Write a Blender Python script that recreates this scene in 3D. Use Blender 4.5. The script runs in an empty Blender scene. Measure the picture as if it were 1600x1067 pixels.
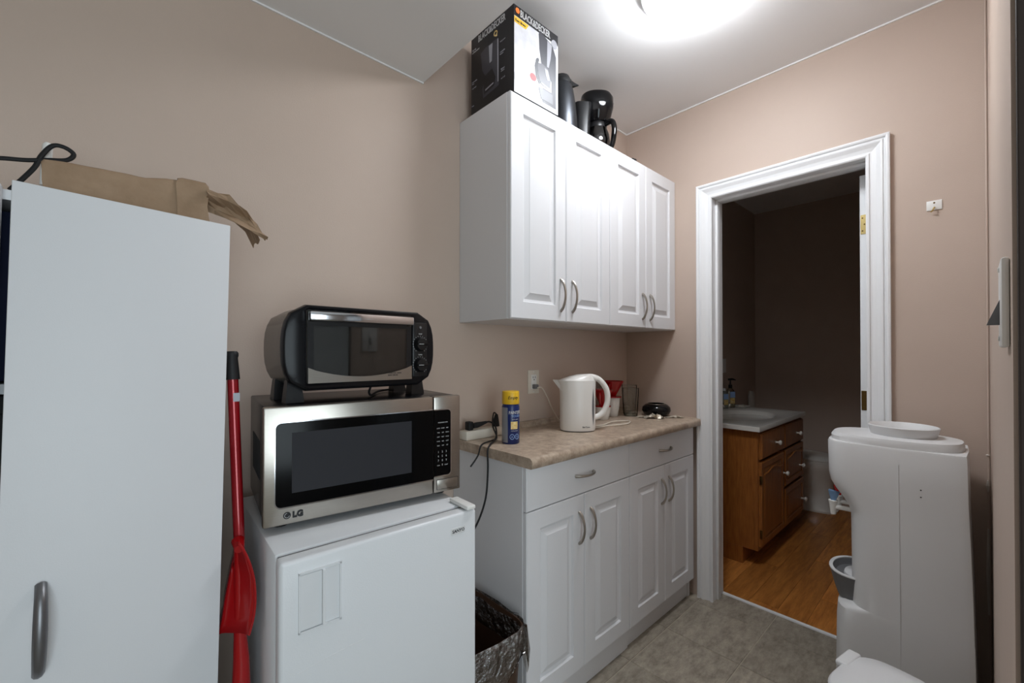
import bpy, bmesh, math, random
from mathutils import Vector, Matrix, noise
random.seed(7)
PI = math.pi
S = bpy.context.scene
COL = S.collection

# ------------------------------------------------------------------ camera
CAM_F, CAM_YAW, CAM_CY, CAM_PITCH = 668.026, 0.7445, 546.45, 0.007
CAM_LOC = Vector((0.0, -1.4265, 1.2774))
cam_d = bpy.data.cameras.new('camera'); cam = bpy.data.objects.new('camera', cam_d); COL.objects.link(cam)
cam.location = CAM_LOC
cam.rotation_euler = (PI/2 + CAM_PITCH, 0, -CAM_YAW)
cam_d.sensor_fit = 'HORIZONTAL'; cam_d.sensor_width = 36.0
cam_d.lens = CAM_F/1600*36.0
cam_d.shift_y = (CAM_CY-533.5)/1600
cam_d.clip_start = 0.02
S.camera = cam

# ------------------------------------------------------------------ world, daylight, exposure
w = bpy.data.worlds.new('world'); S.world = w; w.use_nodes = True
w.node_tree.nodes['Background'].inputs[0].default_value = (0.62, 0.74, 0.95, 1)
w.node_tree.nodes['Background'].inputs[1].default_value = 0.6
S.view_settings.view_transform = 'Standard'; S.view_settings.look = 'None'
S.view_settings.gamma = 1.0; S.view_settings.use_curve_mapping = False
S.view_settings.exposure = 0.12
def daylight(name, loc, rot, w_, h_, energy, col):      # daylight entering through the window behind the camera
    d = bpy.data.lights.new(name, 'AREA'); d.shape = 'RECTANGLE'; d.size = w_; d.size_y = h_; d.energy = energy; d.color = col
    o = bpy.data.objects.new(name, d); COL.objects.link(o); o.location = loc; o.rotation_euler = rot
daylight('window_rear_offscreen', (-.30, -3.62, 1.2), (PI/2, 0, 0), 1.75, 1.95, 56, (0.82, 0.91, 1.0))
LAMP_STRENGTH = 47.0

# ------------------------------------------------------------------ helpers
def lin(c):
    c = c/255.0
    return c/12.92 if c <= 0.04045 else ((c+0.055)/1.055)**2.4
def rgb(r, g, b): return (lin(r), lin(g), lin(b), 1)

def mat(name, col, rough=0.5, metal=0.0, bump=0.0, bscale=200.0, var=None, vscale=8.0, spec=0.5, coat=0.0, trans=0.0, ior=1.45, rnd=0.0, stretch=None, alpha=1.0, detail=4, nrough=.62):
    m = bpy.data.materials.new(name); m.use_nodes = True
    nt = m.node_tree; n = nt.nodes; l = nt.links; b = n['Principled BSDF']
    c = rgb(*col)
    b.inputs['Base Color'].default_value = c
    b.inputs['Roughness'].default_value = rough; b.inputs['Metallic'].default_value = metal
    b.inputs['Specular IOR Level'].default_value = spec; b.inputs['Coat Weight'].default_value = coat
    b.inputs['Transmission Weight'].default_value = trans; b.inputs['IOR'].default_value = ior
    b.inputs['Alpha'].default_value = alpha
    tc = n.new('ShaderNodeTexCoord'); src = tc.outputs['Object']
    if stretch:
        mp = n.new('ShaderNodeMapping'); mp.inputs['Scale'].default_value = stretch; l.new(src, mp.inputs[0]); src = mp.outputs[0]
    if rnd:
        oi = n.new('ShaderNodeObjectInfo'); ad = n.new('ShaderNodeVectorMath'); ad.operation = 'ADD'
        ml = n.new('ShaderNodeVectorMath'); ml.operation = 'SCALE'; ml.inputs[0].default_value = (17.3, 9.1, 5.7)
        l.new(oi.outputs['Random'], ml.inputs['Scale']); l.new(src, ad.inputs[0]); l.new(ml.outputs[0], ad.inputs[1]); src = ad.outputs[0]
    if var:
        nz = n.new('ShaderNodeTexNoise'); nz.inputs['Scale'].default_value = vscale; nz.inputs['Detail'].default_value = detail+2
        nz.inputs['Roughness'].default_value = nrough; l.new(src, nz.inputs['Vector'])
        cr = n.new('ShaderNodeValToRGB'); cr.color_ramp.elements[0].position = 0.3; cr.color_ramp.elements[1].position = 0.7
        cr.color_ramp.elements[0].color = c; cr.color_ramp.elements[1].color = rgb(*var)
        l.new(nz.outputs['Fac'], cr.inputs['Fac']); out = cr.outputs['Color']
        if rnd:
            hs = n.new('ShaderNodeHueSaturation'); mr = n.new('ShaderNodeMapRange')
            mr.inputs['To Min'].default_value = 1-rnd; mr.inputs['To Max'].default_value = 1+rnd
            l.new(oi.outputs['Random'], mr.inputs['Value']); l.new(mr.outputs[0], hs.inputs['Value']); l.new(out, hs.inputs['Color']); out = hs.outputs['Color']
        l.new(out, b.inputs['Base Color'])
    if bump:
        nb = n.new('ShaderNodeTexNoise'); nb.inputs['Scale'].default_value = bscale; nb.inputs['Detail'].default_value = detail
        l.new(src, nb.inputs['Vector'])
        bp = n.new('ShaderNodeBump'); bp.inputs['Strength'].default_value = bump; bp.inputs['Distance'].default_value = 0.004
        l.new(nb.outputs['Fac'], bp.inputs['Height']); l.new(bp.outputs[0], b.inputs['Normal'])
    return m

def emit(name, col, strength):
    m = bpy.data.materials.new(name); m.use_nodes = True; b = m.node_tree.nodes['Principled BSDF']
    b.inputs['Base Color'].default_value = rgb(*col); b.inputs['Emission Color'].default_value = rgb(*col); b.inputs['Emission Strength'].default_value = strength
    return m

def clear(name, tint=(255, 255, 255), gloss=0.12, rough=0.03, ior=1.45):
    """thin clear sheet: mostly passes light, with a little reflection"""
    m = bpy.data.materials.new(name); m.use_nodes = True; nt = m.node_tree; n = nt.nodes; n.remove(n['Principled BSDF'])
    t = n.new('ShaderNodeBsdfTransparent'); t.inputs[0].default_value = rgb(*tint)
    g = n.new('ShaderNodeBsdfGlossy'); g.inputs['Roughness'].default_value = rough
    fr = n.new('ShaderNodeFresnel'); fr.inputs['IOR'].default_value = ior
    ad = n.new('ShaderNodeMath'); ad.operation = 'ADD'; ad.inputs[1].default_value = gloss; ad.use_clamp = True
    mx = n.new('ShaderNodeMixShader'); l = nt.links
    l.new(fr.outputs[0], ad.inputs[0]); l.new(ad.outputs[0], mx.inputs[0]); l.new(t.outputs[0], mx.inputs[1]); l.new(g.outputs[0], mx.inputs[2])
    l.new(mx.outputs[0], n['Material Output'].inputs[0])
    return m

def wrinkle(m, scale, strength):
    nt = m.node_tree; n = nt.nodes; tc = n.new('ShaderNodeTexCoord'); nz = n.new('ShaderNodeTexNoise'); nz.inputs['Scale'].default_value = scale; nz.inputs['Detail'].default_value = 5
    bp = n.new('ShaderNodeBump'); bp.inputs['Strength'].default_value = strength; bp.inputs['Distance'].default_value = .02
    nt.links.new(tc.outputs['Object'], nz.inputs['Vector']); nt.links.new(nz.outputs['Fac'], bp.inputs['Height'])
    for q in n:
        if q.type == 'BSDF_GLOSSY': nt.links.new(bp.outputs[0], q.inputs['Normal'])
    return m

def B(): return bmesh.new()

def bx(bm, x0, x1, y0, y1, z0, z1, bev=0.0, seg=2):
    t = bmesh.new()
    bmesh.ops.create_cube(t, size=1.0, matrix=Matrix.Translation(((x0+x1)/2, (y0+y1)/2, (z0+z1)/2)) @ Matrix.Diagonal((x1-x0, y1-y0, z1-z0, 1)))
    if bev > 0: bmesh.ops.bevel(t, geom=t.edges[:], offset=bev, segments=seg, affect='EDGES', profile=0.5)
    me = bpy.data.meshes.new('t'); t.to_mesh(me); t.free(); bm.from_mesh(me); bpy.data.meshes.remove(me)
    return bm

def loft(bm, rings, cap0=True, cap1=True, close=True, loop=False):
    vs = [[bm.verts.new(p) for p in r] for r in rings]
    n = len(vs[0])
    pairs = list(zip(vs, vs[1:])) + ([(vs[-1], vs[0])] if loop else [])
    for a, b in pairs:
        for i in range(n if close else n-1):
            j = (i+1) % n
            try: bm.faces.new((a[i], a[j], b[j], b[i]))
            except ValueError: pass
    if cap0 and not loop and n > 2: bm.faces.new(vs[0][::-1])
    if cap1 and not loop and n > 2: bm.faces.new(vs[-1])
    return bm

def lathe(bm, prof, n=32, c=(0, 0, 0), sx=1.0, sy=1.0, cap0=True, cap1=True):
    rings = []
    for r, z in prof:
        r = max(r, 1e-4)
        rings.append([(c[0]+sx*r*math.cos(2*PI*i/n), c[1]+sy*r*math.sin(2*PI*i/n), c[2]+z) for i in range(n)])
    return loft(bm, rings, cap0, cap1)

def tube(bm, pts, r, n=10, loop=False, flat=None):
    pts = [Vector(p) for p in pts]; m = len(pts)
    rs = r if isinstance(r, (list, tuple)) else [r]*m
    up = None; rings = []
    for i in range(m):
        if loop: d = pts[(i+1) % m]-pts[i-1]
        else: d = pts[min(i+1, m-1)]-pts[max(i-1, 0)]
        d.normalize()
        if up is None:
            up = Vector((0, 0, 1)) if abs(d.z) < 0.9 else Vector((1, 0, 0))
        up = (up - d*up.dot(d)).normalized(); sd = d.cross(up)
        k = flat or 1.0
        rings.append([pts[i]+(up*math.cos(2*PI*j/n)*k+sd*math.sin(2*PI*j/n))*rs[i] for j in range(n)])
    return loft(bm, rings, loop=loop)

def smooth_path(pts, k=6):
    """Catmull-Rom through pts"""
    P = [Vector(p) for p in pts]; out = []
    for i in range(len(P)-1):
        a = P[max(i-1, 0)]; b = P[i]; c = P[i+1]; d = P[min(i+2, len(P)-1)]
        for j in range(k):
            t = j/k
            out.append(0.5*((2*b)+(c-a)*t+(2*a-5*b+4*c-d)*t*t+(3*b-a-3*c+d)*t**3))
    out.append(P[-1]); return out

def prism(bm, poly, axis, a0, a1):
    def P(u, v, a): return {'x': (a, u, v), 'y': (u, a, v), 'z': (u, v, a)}[axis]
    return loft(bm, [[P(u, v, a0) for u, v in poly], [P(u, v, a1) for u, v in poly]])

def disc(bm, c, r, axis='y', h=0.002, n=24, r2=None):
    poly = [(math.cos(2*PI*i/n), math.sin(2*PI*i/n)) for i in range(n)]
    def P(u, v, a): return {'x': (c[0]+a, c[1]+u, c[2]+v), 'y': (c[0]+u, c[1]+a, c[2]+v), 'z': (c[0]+u, c[1]+v, c[2]+a)}[axis]
    rr = r if r2 is None else r2
    return loft(bm, [[P(u*r, v*r, 0) for u, v in poly], [P(u*rr, v*rr, h) for u, v in poly]])

def obj(name, bm, m, parent=None, smooth=False, loc=None, rot=None, label=None, ang=40):
    bmesh.ops.recalc_face_normals(bm, faces=bm.faces[:])
    me = bpy.data.meshes.new(name); bm.to_mesh(me); bm.free()
    if smooth:
        me.polygons.foreach_set('use_smooth', [True]*len(me.polygons))
        try: me.set_sharp_from_angle(angle=math.radians(ang))
        except Exception: pass
    o = bpy.data.objects.new(name, me); COL.objects.link(o)
    me.materials.append(m)
    if parent: o.parent = parent
    if loc: o.location = loc
    if rot: o.rotation_euler = rot
    if label: o['label'] = label
    return o

def tag(o, label, cat, group=None):
    o['label'] = label; o['category'] = cat
    if group: o['group'] = group
    return o

def thing(name, label, cat, loc=(0, 0, 0), rz=0.0, group=None):
    o = bpy.data.objects.new(name, None); COL.objects.link(o)
    o.empty_display_size = 0.05; o.location = loc; o.rotation_euler = (0, 0, rz)
    return tag(o, label, cat, group)

def struct(name, bm, m, parent=None, smooth=False):
    o = obj(name, bm, m, parent, smooth); o['kind'] = 'structure'; return o

def box(name, m, parent, x0, x1, y0, y1, z0, z1, bev=0.0, seg=2, label=None):
    return obj(name, bx(B(), x0, x1, y0, y1, z0, z1, bev, seg), m, parent, smooth=bev > 0, label=label)

def text(name, s, size, m, parent, loc, rot=(PI/2, 0, 0), depth=0.0004, align='LEFT', wrap=None, sx=1.0, shear=0.0, bold=0.0):
    cu = bpy.data.curves.new('txt', 'FONT'); cu.body = s; cu.size = size; cu.extrude = depth; cu.align_x = align; cu.shear = shear; cu.offset = bold; cu.resolution_u = 2
    t = bpy.data.objects.new('txt', cu); COL.objects.link(t)
    me = bpy.data.meshes.new_from_object(t.evaluated_get(bpy.context.evaluated_depsgraph_get())); bpy.data.objects.remove(t); bpy.data.curves.remove(cu)
    for v in me.vertices:
        v.co.x *= sx
        if wrap:                                    # bend around a vertical cylinder of radius wrap: local x -> angle
            a, zz, rr = v.co.x/wrap, v.co.y, wrap+v.co.z
            v.co = Vector((rr*math.sin(a), -rr*math.cos(a), zz))
    me.materials.clear(); me.materials.append(m)
    o = bpy.data.objects.new(name, me); COL.objects.link(o); o.parent = parent; o.location = loc; o.rotation_euler = rot
    return o

def rects(bm, x0, x1, z0, z1, steps, yback):
    """nested rectangles facing -y: steps = [(inset, y)], closed at the back"""
    rg = [[(x0, yback, z0), (x1, yback, z0), (x1, yback, z1), (x0, yback, z1)]]
    for i, y in steps: rg.append([(x0+i, y, z0+i), (x1-i, y, z0+i), (x1-i, y, z1-i), (x0+i, y, z1-i)])
    return loft(bm, rg)

def panel_door(bm, x0, x1, z0, z1, y, t=0.018, fr=0.062):
    return rects(bm, x0, x1, z0, z1, [(0, y+0.003), (0.003, y), (fr, y), (fr+0.003, y+0.008), (fr+0.013, y+0.0105), (fr+0.034, y+0.0025), (fr+0.036, y+0.001)], y+t)

def bow_handle(bm, p0, p1, out, proud=0.026, r=0.0045):
    p0 = Vector(p0); p1 = Vector(p1); out = Vector(out); pts = []; rr = []
    for i in range(17):
        t = i/16; h = math.sin(PI*t)**0.6
        pts.append(p0.lerp(p1, t)+out*(proud*h)); rr.append(r*(1.35-0.35*math.sin(PI*t)) if True else r)
    return tube(bm, pts, rr, 8, flat=1.0)

def superring(cx, cy, hx, hy, z, n=40, e=4.0):
    out = []
    for i in range(n):
        a = 2*PI*i/n; c, s = math.cos(a), math.sin(a)
        out.append((cx+hx*math.copysign(abs(c)**(2/e), c), cy+hy*math.copysign(abs(s)**(2/e), s), z))
    return out

def px(u, v, ax, val):
    """photo pixel -> point on the plane  ax = val"""
    F0 = Vector((math.sin(CAM_YAW), math.cos(CAM_YAW), 0)); R = Vector((math.cos(CAM_YAW), -math.sin(CAM_YAW), 0)); U0 = Vector((0, 0, 1))
    F = F0*math.cos(CAM_PITCH)+U0*math.sin(CAM_PITCH); U = U0*math.cos(CAM_PITCH)-F0*math.sin(CAM_PITCH)
    d = F+R*((u-800)/CAM_F)+U*((CAM_CY-v)/CAM_F); i = 'xyz'.index(ax)
    return CAM_LOC+d*((val-CAM_LOC[i])/d[i])

# ------------------------------------------------------------------ materials
M = {}
M['wall'] = mat('tan_paint', (198, 179, 165), 0.55, bump=0.10, bscale=260, var=(194, 175, 161), vscale=3)
M['ceil'] = mat('ceiling_paint', (238, 237, 236), 0.85, bump=0.05, bscale=180)
M['trim'] = mat('trim_paint', (236, 237, 238), 0.35)
M['grout'] = mat('grout', (188, 178, 160), 0.9)
M['tile'] = mat('slate_tile', (112, 104, 92), 0.45, bump=0.3, bscale=60, var=(184, 174, 158), vscale=13, rnd=0.10, detail=12, stretch=(1.0, 2.2, 1), nrough=.78)
M['oak'] = mat('oak_laminate', (150, 88, 38), 0.35, var=(218, 146, 74), vscale=5, rnd=0.26, stretch=(1.0, 8, 8), bump=0.08, bscale=30, detail=8, nrough=.7)
M['melamine'] = mat('white_melamine', (224, 224, 226), 0.58, bump=0.02, bscale=400)
M['side'] = mat('white_side_panel', (220, 219, 220), 0.5, bump=0.03, bscale=500)
M['grey_mel'] = mat('pale_grey_melamine', (218, 219, 221), 0.5, bump=0.03, bscale=500)
M['nickel'] = mat('brushed_nickel', (178, 172, 164), 0.32, 1.0)
M['laminate'] = mat('stone_laminate', (138, 117, 99), 0.32, var=(206, 188, 168), vscale=26, detail=9, nrough=.74)
M['subfloor'] = mat('subfloor_board', (128, 90, 54), 0.8)
M['fridge'] = mat('fridge_enamel', (226, 228, 230), 0.32, bump=0.05, bscale=350)
M['steel'] = mat('stainless_steel', (178, 172, 164), 0.28, 1.0, var=(168, 162, 154), vscale=30, stretch=(1, 1, 40))
M['chrome'] = mat('chrome', (215, 215, 218), 0.12, 1.0)
M['blackgloss'] = mat('black_gloss', (10, 10, 12), 0.08, spec=.4)
M['blackglass'] = mat('black_door_glass', (7, 7, 8), 0.12, spec=.18)
M['black'] = mat('black_plastic', (18, 18, 20), 0.32)
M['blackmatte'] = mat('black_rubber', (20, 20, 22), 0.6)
M['case'] = mat('black_enamel_case', (16, 16, 19), 0.25, spec=.25)
M['mesh'] = mat('window_mesh', (46, 46, 50), 0.55, spec=.2)
M['print'] = mat('grey_print', (190, 190, 190), 0.6)
M['ink'] = mat('dark_ink', (25, 25, 28), 0.6)
M['oven_side'] = mat('grey_sheet_steel', (120, 116, 110), 0.34, 0.9)
M['oven_inside'] = mat('oven_lining', (176, 170, 162), 0.5)
M['glass_dark'] = clear('oven_glass', (205, 205, 205), 0.03)
M['glass'] = clear('clear_glass', (250, 252, 250), 0.05, ior=1.12)
M['jugglass'] = clear('smoked_glass', (90, 90, 92), 0.06)
M['bag'] = wrinkle(clear('clear_bag', (215, 215, 215), 0.22, 0.18), 38, 1.0)
M['white'] = mat('white_plastic', (236, 235, 231), 0.35)
M['ivory'] = mat('ivory_plastic', (222, 214, 200), 0.45)
M['kettle'] = mat('kettle_plastic', (236, 233, 228), 0.28)
M['red'] = mat('red_plastic', (158, 8, 14), 0.25, coat=0.3)
M['redmetal'] = mat('red_metal', (150, 14, 26), 0.22, 0.3, coat=0.5)
M['yellow'] = mat('yellow_cap', (226, 180, 40), 0.4)
M['navy'] = mat('navy_label', (22, 38, 92), 0.3)
M['silver'] = mat('silver_label', (150, 152, 158), 0.35, 0.4)
M['gold'] = mat('gold_picture', (206, 160, 60), 0.5, var=(240, 224, 170), vscale=90)
M['sky_ink'] = mat('pale_blue_ink', (150, 180, 225), 0.5)
M['kraft'] = mat('kraft_paper', (164, 138, 112), 0.75, bump=0.5, bscale=30, var=(146, 120, 94), vscale=16)
M['boxblack'] = mat('box_black_print', (14, 13, 15), 0.35, var=(26, 25, 27), vscale=9)
M['boxwhite'] = mat('box_white_print', (214, 214, 217), 0.4, var=(178, 178, 184), vscale=12)
M['boxgrey'] = mat('box_dark_print', (58, 58, 64), 0.4)
M['boxgrey2'] = mat('box_mid_print', (150, 150, 156), 0.4)
M['boxgrey3'] = mat('box_deep_print', (88, 88, 94), 0.4)
M['orange'] = mat('orange_print', (226, 120, 40), 0.5)
M['redprint'] = mat('red_print', (190, 70, 70), 0.5)
M['gunmetal'] = mat('gunmetal', (66, 68, 72), 0.34, 0.85)
M['cherry'] = mat('stained_oak', (136, 82, 38), 0.35, var=(172, 108, 52), vscale=9, stretch=(10, 10, 1.0), bump=0.06, bscale=40)
M['porcelain'] = mat('porcelain', (229, 226, 219), 0.12, coat=0.4)
M['marble'] = mat('cultured_marble', (225, 222, 215), 0.15, coat=0.3)
M['brass'] = mat('brass', (212, 190, 130), 0.3, 1.0)
M['darkbrass'] = mat('aged_brass', (110, 88, 52), 0.35, 1.0)
M['cooler'] = mat('cooler_plastic', (222, 222, 222), 0.42)
M['traygrey'] = mat('grey_plastic', (112, 112, 114), 0.5)
M['blue'] = mat('blue_tap_plastic', (112, 142, 176), 0.4)
M['lid'] = mat('white_lid_plastic', (233, 234, 235), 0.4)
M['brownbin'] = mat('brown_bin', (70, 48, 34), 0.5)
M['binder'] = mat('navy_fabric', (26, 34, 66), 0.8)
M['slabbrown'] = mat('dark_brown_slab', (58, 48, 44), 0.5)
M['soapliquid'] = mat('pale_soap', (224, 216, 184), 0.2)
M['crystal'] = mat('pale_crystal', (222, 214, 202), 0.15, trans=.35)
M['foil'] = mat('foil_wrapper', (206, 198, 182), 0.35, 0.5, bump=0.6, bscale=90)
M['caulk'] = mat('chipped_caulk', (214, 206, 196), 0.7)
M['lamp'] = emit('lamp_glass', (244, 249, 255), LAMP_STRENGTH)

# ------------------------------------------------------------------ room shell
XB, XB2 = 2.2536, 2.374          # door wall, kitchenette face and bathroom face
ZC, ZL, XS = 2.5937, 2.3077, 0.852   # ceiling, lower ceiling, edge of the lower ceiling
YC = -1.459                      # face of the stub wall beside the camera
XE = 4.447                       # bathroom end wall
DY0, DY1, DZ = -0.508, -1.124, 2.074  # doorway
YR, XL = -3.4, -1.9
struct('wall_left', bx(B(), XL-.1, XE+.1, 0, .1, -.05, 2.75), M['wall'])
JT = .014
b = B(); bx(b, XB, XB2, DY0+JT, 0, 0, ZC+.1); bx(b, XB, XB2, YR-.1, DY1-JT, 0, ZC+.1); bx(b, XB, XB2, DY1-JT, DY0+JT, DZ+JT, ZC+.1)
struct('wall_right', b, M['wall'])
struct('wall_near', bx(B(), XS, XB, YC-.12, YC, 0, ZC+.1), M['wall'])
b = B(); bx(b, XL-.1, -1.15, YR-.1, YR, 0, 2.75); bx(b, .55, XB, YR-.1, YR, 0, 2.75); bx(b, -1.15, .55, YR-.1, YR, 0, .25); bx(b, -1.15, .55, YR-.1, YR, 2.1, 2.75)
struct('wall_rear', b, M['wall'])
struct('wall_far_left', bx(B(), XL-.1, XL, YR, 0, 0, 2.75), M['wall'])
struct('wall_bathroom_end', bx(B(), XE, XE+.1, -2.0, 0, 0, ZC+.1), M['wall'])
struct('wall_bathroom_side', bx(B(), XB2, XE, -2.0, -1.9, 0, ZC+.1), M['wall'])
struct('wall_bathroom_left', bx(B(), XB2, XE, -.006, .0, 0, ZC), M['wall'])
struct('wall_bathroom_front', (lambda b: (bx(b, XB2, XB2+.004, -1.9, DY1-.02, 0, ZC), bx(b, XB2, XB2+.004, DY0+.02, 0, 0, ZC), bx(b, XB2, XB2+.004, DY1-.02, DY0+.02, DZ+.02, ZC), b)[-1])(B()), M['wall'])
struct('ceiling', bx(B(), XS, XE+.1, -2.0, 0, ZC, ZC+.1), M['ceil'])
b = B(); bx(b, XL, XS, YR, 0, ZL, ZC+.1); bx(b, XS, XB, YR, YC-.12, ZL, ZC+.1)
struct('ceiling_lower', b, M['ceil'])
# thin caulk line where the walls meet the ceiling and each other
b = B(); bx(b, XS, XB, -.006, 0, ZC-.006, ZC); bx(b, XB-.006, XB, YC, -.006, ZC-.006, ZC); bx(b, XL, XS, -.005, 0, ZL-.005, ZL)
struct('trim_3', b, M['ceil'])

# floors
fl = struct('floor', bx(B(), XL, XB2, YR, 0, -.06, -.003), M['grout'])
TX, TY, TS = 2.190, -0.447, 0.3105
tile_cache = {}
def tile(x0, x1, y0, y1):
    k = (round(x1-x0, 3), round(y1-y0, 3))
    if k not in tile_cache:
        hx, hy = k[0]/2, k[1]/2
        bm = bx(B(), -hx, hx, -hy, hy, -.006, 0); 
        bmesh.ops.bevel(bm, geom=[e for e in bm.edges if all(v.co.z > -.001 for v in e.verts)], offset=.0012, segments=1, affect='EDGES')
        me = bpy.data.meshes.new('tile'); bm.to_mesh(me); bm.free(); me.materials.append(M['tile']); tile_cache[k] = me
    o = bpy.data.objects.new('tile', tile_cache[k]); COL.objects.link(o); o.parent = fl; o.location = ((x0+x1)/2, (y0+y1)/2, 0)
g = .0018
for i in range(-14, 2):
    for j in range(-10, 3):
        x0, x1 = TX+i*TS-TS+TS, TX+(i+1)*TS; y0, y1 = TY+(j-1)*TS*1.02, TY+j*TS*1.02
        x0 = max(x0+g, XL); x1 = min(x1-g, XB2-.01); y0 = max(y0+g, YR); y1 = min(y1-g, 0)
        if x1-x0 < .02 or y1-y0 < .02: continue
        tile(x0, x1, y0, y1)
fb = struct('floor_bathroom', bx(B(), XB2, XE, -1.9, 0, -.06, -.004), M['subfloor'])
PW = 0.125; k = 0; plank_cache = {}
y = 0.0
while y > -1.9:
    x = XB2+.004-(k*0.47) % 1.2
    while x < XE:
        x0, x1 = max(x, XB2+.006), min(x+1.2, XE); 
        if x1-x0 > .03:
            L = round(x1-x0, 3)
            if L not in plank_cache:
                bm = bx(B(), -L/2+.0006, L/2-.0006, -PW/2+.0006, PW/2-.0006, -.008, 0)
                me = bpy.data.meshes.new('plank'); bm.to_mesh(me); bm.free(); me.materials.append(M['oak']); plank_cache[L] = me
            o = bpy.data.objects.new('plank', plank_cache[L]); COL.objects.link(o); o.parent = fb; o.location = ((x0+x1)/2, max(y-PW/2, -1.9+PW/2), 0)
        x += 1.2
    y -= PW; k += 1
struct('trim_2', bx(B(), XB2-.012, XB2+.006, DY1, DY0, -.002, .007, .002), M['trim'])   # white threshold strip

# door casing: moulded profile swept round the opening (mitred)
def casing(name, prof, ys, yo, parent, xface, sgn):
    pass
prof = [(0, 0), (0, .010), (.005, .014), (.011, .014), (.014, .008), (.020, .008), (.034, .012), (.048, .020), (.054, .021), (.057, .015), (.061, .015), (.064, .022), (.070, .024), (.076, .022), (.076, 0)]  # (distance from the opening, height off the wall)
def case_ring(d, h, foot=False):
    yl, yr, zt = DY0+d, DY1-d, DZ+d
    return [(XB-h, yl, 0), (XB-h, yl, zt), (XB-h, yr, zt), (XB-h, yr, 0)]
t1 = bpy.data.objects.new('trim_1', None); COL.objects.link(t1); t1['kind'] = 'structure'
R_ = [case_ring(d, h) for d, h in prof]
for nm, i0 in (('casing_leg', 0), ('casing_head', 1), ('casing_leg', 2)):
    obj(nm, loft(B(), [[r[i0] for r in R_], [r[i0+1] for r in R_]]), M['trim'], t1)
# jambs and stops
for y0, y1, nm in ((DY0+.001, DY0+.0135, 'jamb'), (DY1-.0135, DY1-.001, 'jamb')):
    box(nm, M['trim'], t1, XB+.001, XB2+.005, y0, y1, 0, DZ+.0135)
box('jamb_head', M['trim'], t1, XB+.001, XB2+.005, DY1, DY0, DZ+.001, DZ+.0135)
for y0, y1 in ((DY0-.011, DY0+.001),):
    box('door_stop', M['trim'], t1, XB+.035, XB+.072, y0, y1, 0, DZ, .002)
box('door_stop', M['trim'], t1, XB+.035, XB+.072, DY1, DY0-.011, DZ-.011, DZ+.001, .002)
# the bathroom door, swung fully open, seen on its hinge edge
d1 = struct('door_1', bx(B(), XB2+.012, XB2+.60, -1.119, -1.084, .012, 2.052, .002), M['trim'])
for z in (1.836, 1.070, 0.30):
    h = obj('hinge_leaf', bx(B(), XB2+.0095, XB2+.013, -1.108, -1.087, z-.042, z+.042, .001), M['brass'] if z > 1.5 else M['darkbrass'], d1)
    for dz in (-.028, 0, .028):
        obj('screw', disc(B(), (XB2+.0098, -1.098+(.004 if dz else -.003), z+dz), .0032, 'x', -.0012, 10), M['darkbrass'], h)
# dark brown slab added against the end of the stub wall
d2 = struct('dark_slab', bx(B(), XS-.012, XS+.0, -2.3, YC-.004, .01, 2.05, .002), M['slabbrown'])
obj('slab_knob', lathe(B(), [(.012, 0), (.012, .03), (.026, .04), (.028, .055), (.015, .066)], 16), M['nickel'], d2, True, loc=(XS-.012, -2.22, 1.0), rot=(0, -PI/2, 0))
# window behind the camera
w1 = bpy.data.objects.new('window_1', None); COL.objects.link(w1); w1['kind'] = 'structure'
for a, c, e, f in ((-1.15, -1.09, .25, 2.1), (.49, .55, .25, 2.1), (-1.09, .49, .25, .31), (-1.09, .49, 2.04, 2.1), (-.33, -.27, .31, 2.04)):
    box('window_frame', M['trim'], w1, a, c, YR-.08, YR-.02, e, f, .004)
for a, c in ((-1.09, -.33), (-.27, .49)): box('pane', M['glass'], w1, a, c, YR-.052, YR-.048, .31, 2.04)

# chips and a caulk seam down the corner next to the water cooler
cs = obj('caulk_seam', tube(B(), [(XB-.004, YC+.004, 0.12), (XB-.004, YC+.004, 2.58)], .0035, 6), M['wall']); cs['kind'] = 'structure'; cs.name = 'trim_4'
for z0, z1, r in ((.36, .66, .006), (.79, .83, .005), (.915, .921, .005)):
    obj('paint_chip', tube(B(), [(XB-.007, YC+.006, z0), (XB-.007, YC+.007, (z0+z1)/2), (XB-.007, YC+.006, z1)], [r*.5, r, r*.5], 6), M['caulk'], cs)

# ------------------------------------------------------------------ ceiling light
t = thing('ceiling_light', 'glowing white glass dome light flush with the ceiling', 'light', (1.475, -.755, ZC))
obj('base_plate', lathe(B(), [(.15, 0), (.166, -.004), (.170, -.030), (.166, -.034), (.150, -.034)], 48), M['white'], t, True)
obj('dome', lathe(B(), [(.160, -.030), (.160, -.045), (.148, -.066), (.122, -.086), (.085, -.100), (.045, -.107), (.0, -.109)], 48), M['lamp'], t, True)
# ------------------------------------------------------------------ wall cabinets
ZU0, ZU1, DU = 1.3996, 2.2156, .308
def wall_cab(x0, x1, label, hl, hr):
    t = thing('wall_cabinet', label, 'cabinet', (x0, 0, ZU0), group='white wall cabinets')
    W = x1-x0; H = ZU1-ZU0
    box('body', M['side'], t, 0, W, -DU+.019, -.001, 0, H, .0008, 1)
    mid = W/2
    for i, (a, c) in enumerate(((.0015, mid-.0015), (mid+.0015, W-.0015))):
        d = obj('door', panel_door(B(), a, c, .002, H-.001, -DU), M['melamine'], t)
        hx = c-.033 if i == 0 else a+.036
        obj('handle', bow_handle(B(), (hx, -DU, .043), (hx, -DU, .170), (0, -1, 0)), M['nickel'], d, True)
    return t
XM = 1.6335
wall_cab(1.023, XM, 'white wall cabinet with raised-panel doors under the coffee maker box', 0, 0)
wall_cab(XM+.001, XB-.002, 'white wall cabinet with raised-panel doors in the corner by the doorway', 0, 0)

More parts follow.
